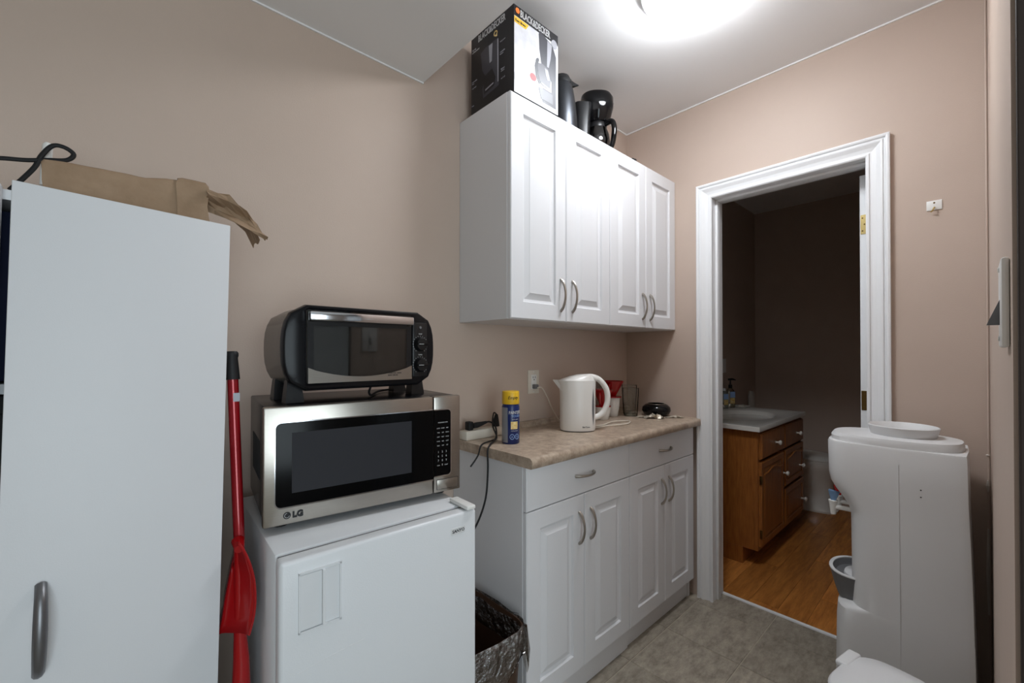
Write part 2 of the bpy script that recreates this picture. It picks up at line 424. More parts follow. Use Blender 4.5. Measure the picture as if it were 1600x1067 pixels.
# ------------------------------------------------------------------ base cabinets and worktop
YF = -.4197; ZT = .9345
def base_cab(x0, x1, label, kick_y):
    t = thing('base_cabinet', label, 'cabinet', (x0, 0, 0), group='white base cabinets')
    W = x1-x0
    box('body', M['side'], t, 0, W, YF+.019, -.002, 0.092, ZT-.0365, .0008, 1)
    for fx in (0, W-.018): box('side_foot', M['side'], t, fx, fx+.018, YF+.024, -.002, 0, .092)
    box('toe_kick', M['side'], t, .0, W, kick_y, kick_y+.016, 0, .092, .001, 1)
    dr = obj('drawer', rects(B(), .0015, W-.0015, .7485, ZT-.038, [(0, YF+.003), (.003, YF)], YF+.018), M['melamine'], t)
    obj('handle', bow_handle(B(), (W/2-.055, YF, .820), (W/2+.055, YF, .820), (0, -1, 0)), M['nickel'], dr, True)
    mid = W/2
    for i, (a, c) in enumerate(((.0015, mid-.0015), (mid+.0015, W-.0015))):
        d = obj('door', panel_door(B(), a, c, .097, .7455, YF, fr=.064), M['melamine'], t)
        hx = c-.032 if i == 0 else a+.034
        obj('handle', bow_handle(B(), (hx, YF, .566), (hx, YF, .684), (0, -1, 0)), M['nickel'], d, True)
    return t
base_cab(.992, 1.6115, 'white base cabinet with one drawer, next to the waste bin', -.398)
base_cab(1.613, 2.2235, 'white base cabinet with one drawer, next to the doorway', -.390)
wt = thing('worktop', 'brown stone-pattern laminate worktop over the white base cabinets', 'worktop', (.985, 0, ZT-.036))
W = XB-.001-.985
pr = [(-.001, 0), (-.4535+.004, 0), (-.4535, .004), (-.4535, .020), (-.4515, .028), (-.446, .034), (-.438, .036), (-.001, .036)]
obj('slab', prism(B(), pr, 'x', 0, W), M['laminate'], wt, True, ang=50)
bs = struct('trim_5', prism(B(), [(-.030, .0362), (-.024, .040), (-.020, .048), (-.019, .058), (-.015, .062), (-.001, .062), (-.001, .0362)], 'x', .985, XB-.001), M['laminate']); bs.location.z = ZT-.036

# ------------------------------------------------------------------ wall fittings
t = thing('wall_outlet', 'white double wall outlet with the kettle plugged in', 'outlet', (1.449, 0, 1.140))
obj('plate', bx(B(), -.0365, .0365, -.006, 0, -.0555, .0555, .0025), M['ivory'], t, True)
obj('socket_insert', bx(B(), -.017, .017, -.0085, -.004, -.034, .034, .001), M['white'], t, True)
b = B()
for s in (-.007, .007): bx(b, s-.0014, s+.0014, -.0090, -.0084, .017, .026)
disc(b, (0, -.0084, .010), .003, 'y', -.0006, 10)
obj('slots', b, M['ink'], t)
for z in (.047, -.047): obj('screw', disc(B(), (0, -.006, z), .003, 'y', -.001, 10), M['white'], t)

sw = thing('light_switch', 'white wall switch plate on the stub wall end', 'switch', (.945, YC, 1.348))
obj('plate', bx(B(), -.04, .04, 0, .009, -.063, .063, .004), M['white'], sw, True)
obj('toggle', loft(B(), [[(-.006, .007, -.03), (.006, .007, -.03), (.006, .007, .012), (-.006, .007, .012)], [(-.005, .022, -.030), (.005, .022, -.030), (.005, .020, -.024), (-.005, .020, -.024)]]), M['traygrey'], sw)
for z in (.05, -.05): obj('screw', disc(B(), (0, .009, z), .0035, 'y', .0016, 10), M['white'], sw)

hk = thing('wall_hook', 'small white hook plate with brass hook on tan wall', 'hook', (XB, -1.323, 1.831))
obj('plate', bx(B(), -.004, 0, -.021, .021, -.018, .018, .001), M['white'], hk, True)
obj('hook_arm', tube(B(), smooth_path([(-.004, 0, -.008), (-.014, 0, -.012), (-.018, .004, -.022), (-.010, .008, -.024)], 5), .0028, 8), M['brass'], hk, True)
obj('screw', disc(B(), (-.004, 0, .009), .003, 'x', -.0015, 10), M['darkbrass'], hk)

# ------------------------------------------------------------------ things on top of the wall cabinets
t = thing('coffee_maker_box', 'black and white printed cardboard coffee maker box on cabinet', 'box', (1.039, -.3085, ZU1))
BW, BD, BH = .240, .252, .318
obj('carton', bx(B(), 0, BW, 0, BD, 0, BH, .0015, 1), M['boxblack'], t)
fp = M['boxwhite']
obj('front_print', bx(B(), .002, BW-.002, -.0006, 0, .001, BH-.042), fp, t, label='pale front picture panel')
def poly_y(pts, y, h=-.0005):   # flat printed shape on a face looking -y
    return prism(B(), pts, 'y', y, y+h)
# picture of the coffee maker on the front
obj('picture_body', poly_y([(.128, .272), (.136, .284), (.205, .262), (.226, .225), (.226, .020), (.150, .020), (.142, .045), (.150, .075), (.200, .075), (.200, .115), (.178, .155), (.142, .165), (.132, .215)], -.0006), M['boxgrey'], t)
obj('picture_highlight', poly_y([(.176, .268), (.202, .260), (.194, .205), (.183, .165), (.173, .165)], -.0011), M['boxgrey2'], t)
obj('picture_jug', poly_y([(.120, .158), (.150, .165), (.178, .158), (.195, .120), (.190, .080), (.140, .085), (.126, .110)], -.0011), M['boxgrey3'], t)
obj('picture_highlight', poly_y([(.160, .155), (.178, .152), (.190, .118), (.176, .112), (.166, .130)], -.0017), M['boxgrey2'], t)
obj('picture_highlight', poly_y([(.140, .092), (.188, .086), (.187, .080), (.140, .086)], -.0017), M['boxwhite'], t)
obj('picture_jug_handle', prism(B(), [(.114, .170), (.124, .178), (.130, .172), (.122, .150), (.124, .110), (.136, .085), (.130, .080), (.112, .105), (.106, .140)], 'y', -.0011, -.0017), M['boxgrey'], t)
obj('picture_base', poly_y([(.126, .070), (.205, .068), (.208, .030), (.140, .030)], -.0011), M['boxgrey3'], t)
obj('picture_floor', poly_y([(.002, .070), (.060, .055), (.060, .035), (.002, .045)], -.0006), M['boxgrey2'], t)
obj('red_stamp', lathe(B(), [(.014, 0), (.014, .0006)], 20, sx=1.2), M['redprint'], t, loc=(.098, -.0006, .093), rot=(PI/2, 0, 0))
obj('gold_banner', poly_y([(.002, BH-.044), (.075, BH-.044), (.060, BH-.066), (.002, BH-.066)], -.0006), M['yellow'], t)
obj('seal', lathe(B(), [(.017, 0), (.017, .001)], 24), M['boxgrey2'], t, loc=(.216, -.0006, .272), rot=(PI/2, 0, 0))
obj('orange_logo', lathe(B(), [(.011, 0), (.011, .001)], 6), M['orange'], t, loc=(.018, -.0004, BH-.019), rot=(PI/2, 0, 0))
text('brand_lettering', 'BLACK&DECKER', .036, M['print'], t, (.031, -.0006, BH-.033), sx=.60, bold=.0007)
text('banner_lettering', 'Easy Brew', .0125, M['ink'], t, (.006, -.0013, BH-.060), bold=.0003)
# side facing the camera's left
SR = (PI/2, 0, -PI/2)
text('brand_lettering', 'BLACK&DECKER', .036, M['print'], t, (-.0004, .206, BH-.033), SR, sx=.60, bold=.0007)
text('feature_lettering', 'Q', .028, M['gold'], t, (-.0004, .112, BH-.064), SR, bold=.0008)
text('feature_lettering', '12-cup\ncoffeemaker', .0095, M['print'], t, (-.0004, .245, BH-.052), SR)
for (yy, zz, s) in ((.075, .215, 'easy pour'), (.075, .175, 'washable\nbasket'), (.070, .110, 'lighted\nswitch'), (.070, .075, 'on / off'), (.245, .140, 'removable\nfilter'), (.245, .115, 'cup level'), (.248, .045, 'clean')):
    text('feature_lettering', s, .0075, M['boxgrey2'], t, (-.0004, yy, zz), SR)
def poly_x(pts, x, h=-.0005): return prism(B(), pts, 'x', x, x+h)
obj('picture_body', poly_x([(.190, .232), (.160, .240), (.090, .240), (.082, .225), (.082, .060), (.175, .050), (.180, .090), (.160, .130), (.180, .160)], 0), M['boxgrey'], t)
obj('picture_highlight', poly_x([(.140, .236), (.118, .236), (.122, .170), (.135, .168)], -.0006), M['boxgrey2'], t)
obj('picture_highlight', poly_x([(.090, .236), (.084, .236), (.084, .075), (.088, .075)], -.0006), M['boxgrey2'], t)
obj('picture_jug', poly_x([(.175, .130), (.120, .140), (.100, .100), (.110, .070), (.168, .062)], -.0006), M['boxblack'], t)
obj('picture_highlight', poly_x([(.160, .078), (.112, .084), (.112, .079), (.160, .072)], -.0012), M['boxgrey2'], t)

t = thing('thermal_carafe', 'dark grey metal thermal carafe behind the coffee maker box', 'carafe', (1.437, -.19, ZU1), -.25); t.scale = (.95,)*3
obj('body', lathe(B(), [(.070, 0), (.073, .006), (.074, .04), (.071, .10), (.064, .17), (.055, .225), (.047, .255)], 36), M['gunmetal'], t, True)
obj('lid', lathe(B(), [(.048, .253), (.049, .268), (.044, .275), (.036, .292), (.0, .296)], 30), M['blackmatte'], t, True)
obj('spout', loft(B(), [[(.036, -.022, .250), (.036, .022, .250), (.036, .024, .280), (.036, -.024, .280)], [(.062, -.012, .266), (.062, .012, .266), (.062, .013, .283), (.062, -.013, .283)], [(.098, -.002, .284), (.098, .002, .284), (.098, .002, .287), (.098, -.002, .287)]]), M['blackmatte'], t)
obj('handle', tube(B(), smooth_path([(-.040, 0, .265), (-.085, 0, .262), (-.105, 0, .20), (-.098, 0, .12), (-.070, 0, .06)], 6), [.011]*25, 10), M['black'], t, True)

t = thing('coffee_maker', 'glossy black drip coffee maker standing on wall cabinet', 'coffee maker', (1.700, -.150, ZU1), math.radians(47)); t.scale = (.93,)*3
# local: faces -y
obj('base', loft(B(), [superring(0, -.02, .085, .115, z, 36, 3.2) for z in (0, .004)]+[superring(0, -.02, .082, .112, .032, 36, 3.2), superring(0, -.02, .076, .105, .038, 36, 3.2)]), M['black'], t, True)
obj('water_tank', loft(B(), [superring(0, .055, .082, .040, .03, 32, 4), superring(0, .052, .083, .045, .20, 32, 4), superring(0, .050, .084, .050, .270, 32, 4), superring(0, .05, .078, .045, .276, 32, 4)]), M['black'], t, True)
obj('filter_basket', loft(B(), [superring(0, -.035, .050, .055, .195, 36, 2.2), superring(0, -.035, .062, .068, .215, 36, 2.2), superring(0, -.035, .078, .082, .27, 36, 2.4), superring(0, -.032, .082, .085, .315, 36, 2.4), superring(0, -.028, .074, .078, .335, 36, 2.4), superring(0, -.02, .045, .05, .345, 36, 2.4)]), M['blackgloss'], t, True)
obj('lid_tab', bx(B(), -.012, .012, -.115, -.100, .318, .332, .003), M['black'], t, True)
obj('brand_strip', bx(B(), -.020, .020, -.1195, -.116, .296, .299), M['print'], t)
jug = obj('glass_jug', lathe(B(), [(.052, .040), (.062, .055), (.068, .09), (.062, .135), (.048, .170), (.046, .185)], 32, cap1=False), M['jugglass'], t, True, loc=(0, -.035, 0), rot=(0, 0, math.radians(-42)))
obj('jug_collar', lathe(B(), [(.050, .165), (.052, .180), (.046, .194)], 28), M['black'], jug, True)
obj('jug_handle', tube(B(), smooth_path([(0, -.047, .180), (0, -.085, .182), (0, -.100, .15), (0, -.098, .10), (0, -.085, .055), (0, -.062, .050)], 5), .0135, 10), M['blackgloss'], jug, True)
t = thing('small_clip', 'tiny dark plastic clip lying on wall cabinet edge', 'clip', (1.86, -.29, ZU1))
obj('jaw', bx(B(), -.012, .001, -.004, .004, 0, .016, .001), M['ink'], t); obj('jaw', bx(B(), .006, .022, -.004, .004, 0, .018, .001), M['ink'], t)
obj('spring', tube(B(), [(-.002, 0, .004), (.03, 0, .005)], .002, 8), M['print'], t)

# ------------------------------------------------------------------ things on the worktop
# empty spray can
t = thing('spray_can', 'navy spray can with yellow cap marked Empty on worktop', 'spray can', (1.103, -.222, ZT)); t.scale = (1, 1, 1.09)
CR = .0335
obj('can_body', lathe(B(), [(.031, 0), (CR, .003), (CR, .128), (.030, .136), (.029, .139)], 36), M['navy'], t, True)
obj('cap', lathe(B(), [(.0325, .137), (.0335, .139), (.0325, .178), (.031, .181), (.0, .182)], 36), M['yellow'], t, True)
def curved_patch(a0, a1, r, z0, z1, n=10, th=.0004):
    rr = []
    for i in range(n+1):
        a = a0+(a1-a0)*i/n
        rr.append([(r0*math.sin(a), -r0*math.cos(a), z) for r0, z in ((r, z0), (r+th, z0), (r+th, z1), (r, z1))])
    return loft(B(), rr)
FA = math.radians(-36)      # direction towards the camera
obj('silver_label', curved_patch(FA-1.45, FA-.45, CR, .006, .126), M['silver'], t, True)
obj('picture_label', curved_patch(FA-.10, FA+.75, CR, .052, .078), M['gold'], t, True)
def wtext(nm, s, size, m, z, a, r=CR+.0002, **k): return text(nm, s, size, m, t, (0, 0, z), (0, 0, FA+a), .0003, 'CENTER', wrap=r, **k)
wtext('can_lettering', "PAINTER'S", .0145, M['print'], .104, .50, sx=.85, bold=.0003)
wtext('can_lettering', 'TOUCH', .011, M['sky_ink'], .093, .55)
wtext('can_lettering', 'spray paint', .006, M['print'], .084, .45)
wtext('can_lettering', 'multi-purpose', .005, M['print'], .045, .35)
ringm = [[(CR+.0005)*0]*3]
wtext('cap_lettering', 'Empty', .016, M['ink'], .155, .15, .0338, shear=.3)
def haz(a):
    b = B(); n = 18; pts = []
    for i in range(n):
        u = .0085*math.cos(2*PI*i/n); v = .0085*math.sin(2*PI*i/n); aa = FA+a+u/CR
        pts.append(((CR+.0003)*math.sin(aa), -(CR+.0003)*math.cos(aa), .026+v))
    return tube(b, pts, .0009, 6, loop=True)
obj('hazard_ring', haz(.05), M['sky_ink'], t); wtext('can_lettering', 'A', .010, M['sky_ink'], .0225, .05); obj('hazard_ring', haz(.65), M['sky_ink'], t); wtext('can_lettering', 'F', .010, M['sky_ink'], .0225, .65)

# kettle: local +x points to the handle
t = thing('kettle', 'white plastic electric jug kettle standing on worktop', 'kettle', (1.503, -.225, ZT), math.radians(-43))
def kr(z, hx, hy, cx=0.0, e=2.3): return superring(cx, 0, hx, hy, z, 44, e)
obj('base_ring', loft(B(), [kr(0, .074, .060), kr(.004, .074, .060)]), M['blackmatte'], t, True)
obj('body', loft(B(), [kr(.004, .076, .062), kr(.012, .078, .064), kr(.10, .0775, .063), kr(.17, .0785, .0625), kr(.205, .082, .0620, -.003), kr(.222, .086, .061, -.007)]), M['kettle'], t, True)
obj('spout', loft(B(), [[(-.070, -.030, .170), (-.070, .030, .170), (-.060, .040, .222), (-.060, -.040, .222)], [(-.098, -.010, .206), (-.098, .010, .206), (-.096, .014, .223), (-.096, -.014, .223)], [(-.108, -.003, .219), (-.108, .003, .219), (-.108, .004, .224), (-.108, -.004, .224)]]), M['kettle'], t, True)
obj('lid', loft(B(), [kr(.221, .078, .055, -.004), kr(.229, .070, .050, .002), kr(.239, .052, .042, .016), kr(.246, .034, .032, .030), kr(.248, .012, .014, .034)]), M['kettle'], t, True)
obj('handle', tube(B(), smooth_path([(.030, 0, .236), (.066, 0, .236), (.100, 0, .220), (.128, 0, .180), (.133, 0, .130), (.118, 0, .085), (.092, 0, .062), (.070, 0, .056)], 6), [.0150]*43, 14, flat=.85), M['kettle'], t, True)
def kside(x, z): # outer y of the body at local x (camera side is -y)
    return -.0635*(1-min(.999, abs(x)/.078)**2.3)**(1/2.3)-.0006
b = B(); rg = []
for i in range(13):
    z = .028+.158*i/12; hw = .0055*math.sin(PI*i/12)+.0002; x = .062
    rg.append([(x-hw, kside(x-hw, z), z), (x+hw, kside(x+hw, z), z), (x+hw, kside(x+hw, z)+.004, z), (x-hw, kside(x-hw, z)+.004, z)])
obj('water_gauge', loft(b, rg), M['traygrey'], t, True)
text('kettle_lettering', 'Bel Cuve', .009, M['ink'], t, (.012, -.0645, .020), (PI/2, 0, math.radians(8)), .0008)
M4 = Matrix.Translation(t.location) @ Matrix.Rotation(math.radians(-43), 4, 'Z'); inv = M4.inverted()
def L(p): return inv @ Vector(p)
obj('cord', tube(B(), smooth_path([L(p) for p in ((1.451, -.026, 1.112), (1.480, -.030, 1.110), (1.515, -.035, 1.060), (1.545, -.045, .995), (1.59, -.06, .942), (1.64, -.10, ZT+.0062), (1.60, -.20, ZT+.0062), (1.66, -.245, ZT+.0062), (1.78, -.22, ZT+.0062), (1.86, -.26, ZT+.0062), (1.78, -.30, ZT+.0062), (1.66, -.27, ZT+.0062), (1.585, -.265, ZT+.006), (1.555, -.262, ZT+.010))], 8), .0030, 8), M['ivory'], t, True)
obj('plug', bx(B(), -.013, .013, -.010, .010, -.010, .010, .003), M['traygrey'], t, True, loc=L((1.449, -.0175, 1.118)), rot=(0, 0, math.radians(43)))

# dripper cones on mugs
def dripper(x, y, s, label, z0):
    t = thing('coffee_dripper', label, 'dripper', (x, y, z0), .4, 'red coffee drippers on white mugs')
    obj('cone', lathe(B(), [(.020*s, .006), (.026*s, .02), (.062*s, .084), (.064*s, .088), (.060*s, .088), (.022*s, .02)], 32), M['red'], t, True)
    obj('flange', lathe(B(), [(.030*s, 0), (.050*s, .0), (.050*s, .006), (.026*s, .008)], 32), M['red'], t, True)
    obj('handle', tube(B(), smooth_path([(-.050*s, 0, .072), (-.080*s, 0, .066), (-.078*s, 0, .03), (-.045*s, 0, .012)], 5), .005, 8), M['red'], t, True)
def mug(x, y, label, h, r):
    t = thing('mug', label, 'mug', (x, y, ZT), .5, 'white mugs by the kettle')
    obj('cup', lathe(B(), [(r*.62, 0), (r*.72, .004), (r*.92, h*.55), (r, h), (r-.003, h), (r*.88, h*.55), (r*.6, .006)], 30), M['white'], t, True)
    obj('handle', tube(B(), smooth_path([(r*.9, 0, h*.85), (r+.022, 0, h*.8), (r+.020, 0, h*.35), (r*.75, 0, h*.25)], 5), .0045, 8), M['white'], t, True)
mug(1.975, -.085, 'white china mug under the taller red dripper', .102, .042)
dripper(1.975, -.085, 1.0, 'taller red plastic coffee dripper on white china mug', ZT+.102)
mug(1.838, -.122, 'low white china mug under the smaller red dripper', .066, .040)
dripper(1.838, -.122, .82, 'smaller red plastic coffee dripper on low white mug', ZT+.066)

def glass(x, y, h, r, label):
    t = thing('drinking_glass', label, 'glass', (x, y, ZT), 0, 'clear glasses on the worktop')
    n = 40
    def ring(rr, z, rib): return [((rr*(1+rib*(1 if i % 2 else -1)))*Vector((math.cos(2*PI*i/n), math.sin(2*PI*i/n), 0))+Vector((0, 0, z))) for i in range(n)]
    obj('tumbler', loft(B(), [ring(r*.80, .001, 0), ring(r*.82, .004, 0), ring(r*.85, .03, .012), ring(r*.98, h*.8, .012), ring(r, h, 0)], False, False), M['glass'], t, True)
    obj('thick_base', lathe(B(), [(r*.78, .001), (r*.79, .014)], 30), M['glassthick'], t, True)
    obj('rim', tube(B(), [(r*math.cos(2*PI*i/30), r*math.sin(2*PI*i/30), h) for i in range(30)], .0011, 6, loop=True), M['glassthick'], t, True)
M['glassthick'] = clear('thick_glass', (222, 228, 224), 0.2, ior=1.15)
M['glass_base'] = mat('glass_base', (190, 196, 190), 0.08, trans=0.7)
glass(2.055, -.150, .150, .044, 'clear ribbed tumbler in front on the worktop')
glass(2.130, -.095, .160, .042, 'taller clear tumbler behind, near the wall corner')
t = thing('glass_bowl', 'glossy black round bowl beside the tumblers on worktop', 'bowl', (2.175, -.235, ZT))
obj('shell', lathe(B(), [(.046, 0), (.066, .008), (.076, .028), (.073, .046), (.058, .060), (.046, .064), (.043, .064), (.054, .052), (.060, .03), (.04, .01)], 40), M['blackgloss'], t, True)
obj('rim', lathe(B(), [(.0475, .0625), (.047, .0655), (.0435, .0655)], 40, cap0=False, cap1=False), M['nickel'], t, True)
def wrapper(x, y, sx, sy, h, label, seed):
    r2 = random.Random(seed); b = B(); n = 9; m = 5; g = []
    for i in range(n):
        row = []
        for j in range(m):
            u, v = i/(n-1)-.5, j/(m-1)-.5
            row.append((u*sx+r2.uniform(-.3, .3)*sx/n, v*sy+r2.uniform(-.3, .3)*sy/m, .002+h*r2.random()*(1-abs(2*u)**2)))
        g.append(row)
    loft(b, g, False, False, close=False)
    o = obj('foil_wrapper', b, M['foil'], None, False, loc=(x, y, ZT), rot=(0, 0, -.75)); tag(o, label, 'wrapper')
    md = o.modifiers.new('t', 'SOLIDIFY'); md.thickness = .0008
wrapper(2.062, -.285, .100, .048, .026, 'crumpled foil wrapper in front of black bowl', 3)
wrapper(2.165, -.345, .090, .036, .012, 'flatter foil strip at the edge of black bowl', 5)
wrapper(2.035, -.225, .05, .02, .008, 'small foil scrap at the foot of tumbler', 8)

# power strip and its leads
t = thing('power_strip', 'white power strip with black plugs lying along the wall', 'power strip', (1.06, -.062, ZT))
obj('housing', bx(B(), -.065, .15, -.024, .024, 0, .036, .004), M['ivory'], t, True)
obj('plug', bx(B(), -.045, -.022, -.014, .014, .036, .070, .004), M['blackmatte'], t, True)
obj('plug', loft(B(), [superring(0, 0, .016, .012, .036, 16, 3), superring(0, 0, .013, .010, .060, 16, 3), superring(.004, 0, .006, .006, .085, 16, 2)]), M['blackmatte'], t, True, loc=(.105, 0, 0))
obj('plug', tube(B(), [(-.018, -.004, .052), (.0, -.006, .053), (.020, -.009, .056), (.045, -.012, .061)], [.011, .012, .009, .005], 10), M['blackmatte'], t, True)
lead = obj('lead', tube(B(), smooth_path([(.045, -.012, .061), (.062, -.016, .060), (.075, -.03, .045), (.062, -.055, .018), (.030, -.085, .006), (-.010, -.120, .006), (-.055, -.155, .005), (-.083, -.175, -.01), (-.090, -.185, -.07), (-.102, -.190, -.16), (-.135, -.20, -.22), (-.17, -.20, -.27)], 6), .0035, 8), M['blackmatte'], t, True)
obj('lead', tube(B(), smooth_path([(.109, 0, .085), (.09, -.004, .092), (.062, -.03, .05), (.05, -.07, .006), (-.01, -.105, .006), (-.075, -.13, .004), (-.10, -.14, -.03), (-.14, -.15, -.06)], 6), .003, 8), M['blackmatte'], t, True)

# ------------------------------------------------------------------ fridge, microwave, toaster oven
t = thing('mini_fridge', 'white compact fridge under the microwave', 'fridge', (.224, -.505, 0), math.radians(-2.5))
FW, FH = .445, .89
obj('cabinet', bx(B(), 0, FW, .0, .43, .02, FH-.004, .006), M['fridge'], t, True)
obj('gasket', bx(B(), .006, FW-.006, -.008, .001, .03, FH-.010), M['traygrey'], t)
dr = obj('door', bx(B(), 0, FW, -.045, -.008, .03, FH-.006, .007, 3), M['fridge'], t, True)
# door-pull recess: raised frame, sliding plate and inset
b = B(); x0, x1, z0, z1 = .032, .112, .742, .858
for a, c, e, f in ((x0, x1, z1-.004, z1), (x0, x1, z0, z0+.004), (x0, x0+.003, z0, z1), (x1-.004, x1, z0, z1)): bx(b, a, c, -.049, -.044, e, f)
obj('pull_frame', b, M['fridge'], dr)
obj('pull_plate', bx(B(), x0+.003, x0+.042, -.0485, -.044, z0+.006, z1-.005, .001), M['fridge'], dr, label='flat pale pull plate')
obj('pull_lip', bx(B(), x0+.042, x0+.048, -.054, -.044, z0+.003, z1-.004, .0015), M['fridge'], dr)
obj('pull_recess', bx(B(), x0+.049, x1-.004, -.0456, -.044, z0+.006, z1-.006), M['fridge'], dr)
obj('badge', bx(B(), .371, .411, -.0462, -.044, .836, .852, .0008), M['cooler'], dr)
text('badge_lettering', 'SANYO', .0105, M['ink'], dr, (.374, -.0464, .8405), bold=.0002)
obj('top_hinge', bx(B(), FW-.030, FW-.004, -.050, .035, FH-.004, FH+.007, .004), M['white'], t, True)
obj('scuff', tube(B(), [(.03, -.0450, .668), (.09, -.0450, .676), (.16, -.0450, .680)], .00035, 4), M['cooler'], dr)
for x in (.04, FW-.04):
    for yy in (.03, .40): obj('foot', lathe(B(), [(.016, 0), (.018, .02)], 14, (x, yy, 0)), M['blackmatte'], t)

MA = math.radians(-6.73)
t = thing('microwave', 'stainless steel microwave with black door on the fridge', 'microwave', (.225, -.408, .890), MA)
MW, MH, MD, z0 = .472, .256, .33, .015
obj('case', bx(B(), .004, MW-.004, .020, MD, z0+.003, z0+MH-.0005, .004), M['case'], t, True)
b = B(); bx(b, 0, .391, 0, .022, z0, z0+MH, .004)
dr = obj('door', b, M['steel'], t, True)
def rr_poly(x0, x1, y0, y1, r, n=5, sides=(1, 1, 1, 1)):
    out = []
    for k, (cx, cy, a0) in enumerate(((x1-r, y1-r, 0), (x0+r, y1-r, PI/2), (x0+r, y0+r, PI), (x1-r, y0+r, 3*PI/2))):
        if sides[k]:
            for i in range(n+1): a = a0+PI/2*i/n; out.append((cx+r*math.cos(a), cy+r*math.sin(a)))
        else: out.append(((x1, y1), (x0, y1), (x0, y0), (x1, y0))[k])
    return out
obj('door_bezel', prism(B(), rr_poly(.0215, .391, z0+.036, z0+.223, .014, sides=(0, 1, 1, 0)), 'y', .0, -.0012), M['chrome'], dr)
obj('door_glass', prism(B(), rr_poly(.0235, .391, z0+.039, z0+.2205, .012, sides=(0, 1, 1, 0)), 'y', .0, -.0020), M['blackglass'], dr)
obj('viewing_mesh', bx(B(), .055, .330, -.0024, -.0018, z0+.067, z0+.198), M['mesh'], dr)
cp = obj('control_panel', bx(B(), .393, MW, 0, .022, z0, z0+MH, .004), M['steel'], t, True)
obj('panel_rim', prism(B(), rr_poly(.3935, .4435, z0+.043, z0+.222, .010, sides=(1, 0, 0, 1)), 'y', 0, -.0012), M['chrome'], cp)
obj('keypad', prism(B(), rr_poly(.3935, .4415, z0+.0455, z0+.2195, .009, sides=(1, 0, 0, 1)), 'y', 0, -.0020), M['blackglass'], cp)
keys = ['1', '2', '3', '4', '5', '6', '7', '8', '9', 'STOP', '0', 'START']
text('keypad_lettering', 'MICROWAVE OVEN', .0042, M['print'], cp, (.418, -.0021, z0+.185), align='CENTER', sx=.75)
for r_ in range(5):
    for c_ in range(3): text('keypad_lettering', ['AUTO', 'COOK', 'POP', 'TIME', 'DEF', 'MENU', 'SOFT', 'MELT', 'HOLD', 'MORE', 'LESS', 'EASY', 'KIDS', 'CUP', 'SET'][r_*3+c_], .0040, M['print'], cp, (.405+c_*.013, -.0021, z0+.170-r_*.0115), align='CENTER', sx=.85)
for i_, s in enumerate(keys): text('keypad_lettering', s, .0078 if len(s) == 1 else .0042, M['print'], cp, (.405+(i_ % 3)*.0115, -.0021, z0+.106-(i_//3)*.0115), align='CENTER', sx=.8)
obj('open_button', bx(B(), .402, .464, -.0018, .001, z0+.009, z0+.034, .001), M['steel'], cp, True)
b = B()
for a, c, e, f in ((.401, .465, z0+.034, z0+.0348), (.401, .465, z0+.0082, z0+.009), (.401, .4018, z0+.0082, z0+.0348), (.4645, .4653, z0+.0082, z0+.0348)): bx(b, a, c, -.0006, .001, e, f)
obj('button_gap', b, M['ink'], cp)
obj('logo_disc', disc(B(), (.046, 0, z0+.020), .0075, 'y', -.0009, 24), M['ink'], dr)
obj('logo_face', tube(B(), [(.046+.0048*math.cos(a), -.0010, z0+.020+.0048*math.sin(a)) for a in [PI/2+i*PI/8 for i in range(13)]]+[(.046, -.0010, z0+.020)], .0005, 5), M['print'], dr)
text('logo_lettering', 'LG', .0175, M['ink'], dr, (.0565, -.0010, z0+.0138), bold=.0010)
for x in (.04, MW-.04):
    for yy in (.05, MD-.04): obj('foot', lathe(B(), [(.014, 0), (.012, z0+.004)], 12, (x, yy, 0)), M['blackmatte'], t)
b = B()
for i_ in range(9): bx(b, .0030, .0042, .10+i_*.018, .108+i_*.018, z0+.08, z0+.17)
vt = obj('side_vents', b, M['blackmatte'], t); vt['kind'] = 'stuff'  # black slot boxes stand in for the shade inside the vent holes

ZO = .890+z0+MH
t = thing('toaster_oven', 'black and steel toaster oven standing on top of the microwave', 'toaster oven', (.268, -.385, ZO))
OW, OH, OD, oz = .392, .200, .195, .028
# rounded-end body
def ends(x0, x1, z0_, z1_, bulge, n=10):
    """outline with flat top and bottom and bowed ends"""
    h = (z1_-z0_); out = []
    for i in range(n+1):
        u = -1+2*i/n; out.append((x1-bulge*(1-math.sqrt(max(0, 1-abs(u)**2.6))), z0_+h*(u+1)/2))
    for i in range(n+1):
        u = 1-2*i/n; out.append((x0+bulge*(1-math.sqrt(max(0, 1-abs(u)**2.6))), z0_+h*(u+1)/2))
    return out
def inset(poly, d):
    cx = sum(p[0] for p in poly)/len(poly); cz = sum(p[1] for p in poly)/len(poly)
    return [(cx+(p[0]-cx)*(1-2*d/OW), cz+(p[1]-cz)*(1-2*d/OH)) for p in poly]
E1 = ends(0, OW, oz, oz+OH, .050)
obj('body_shell', loft(B(), [[(u, .018, v) for u, v in inset(E1, .004)], [(u, OD-.01, v) for u, v in inset(E1, .004)], [(u, OD, v) for u, v in inset(E1, .012)]]), M['oven_side'], t, True)
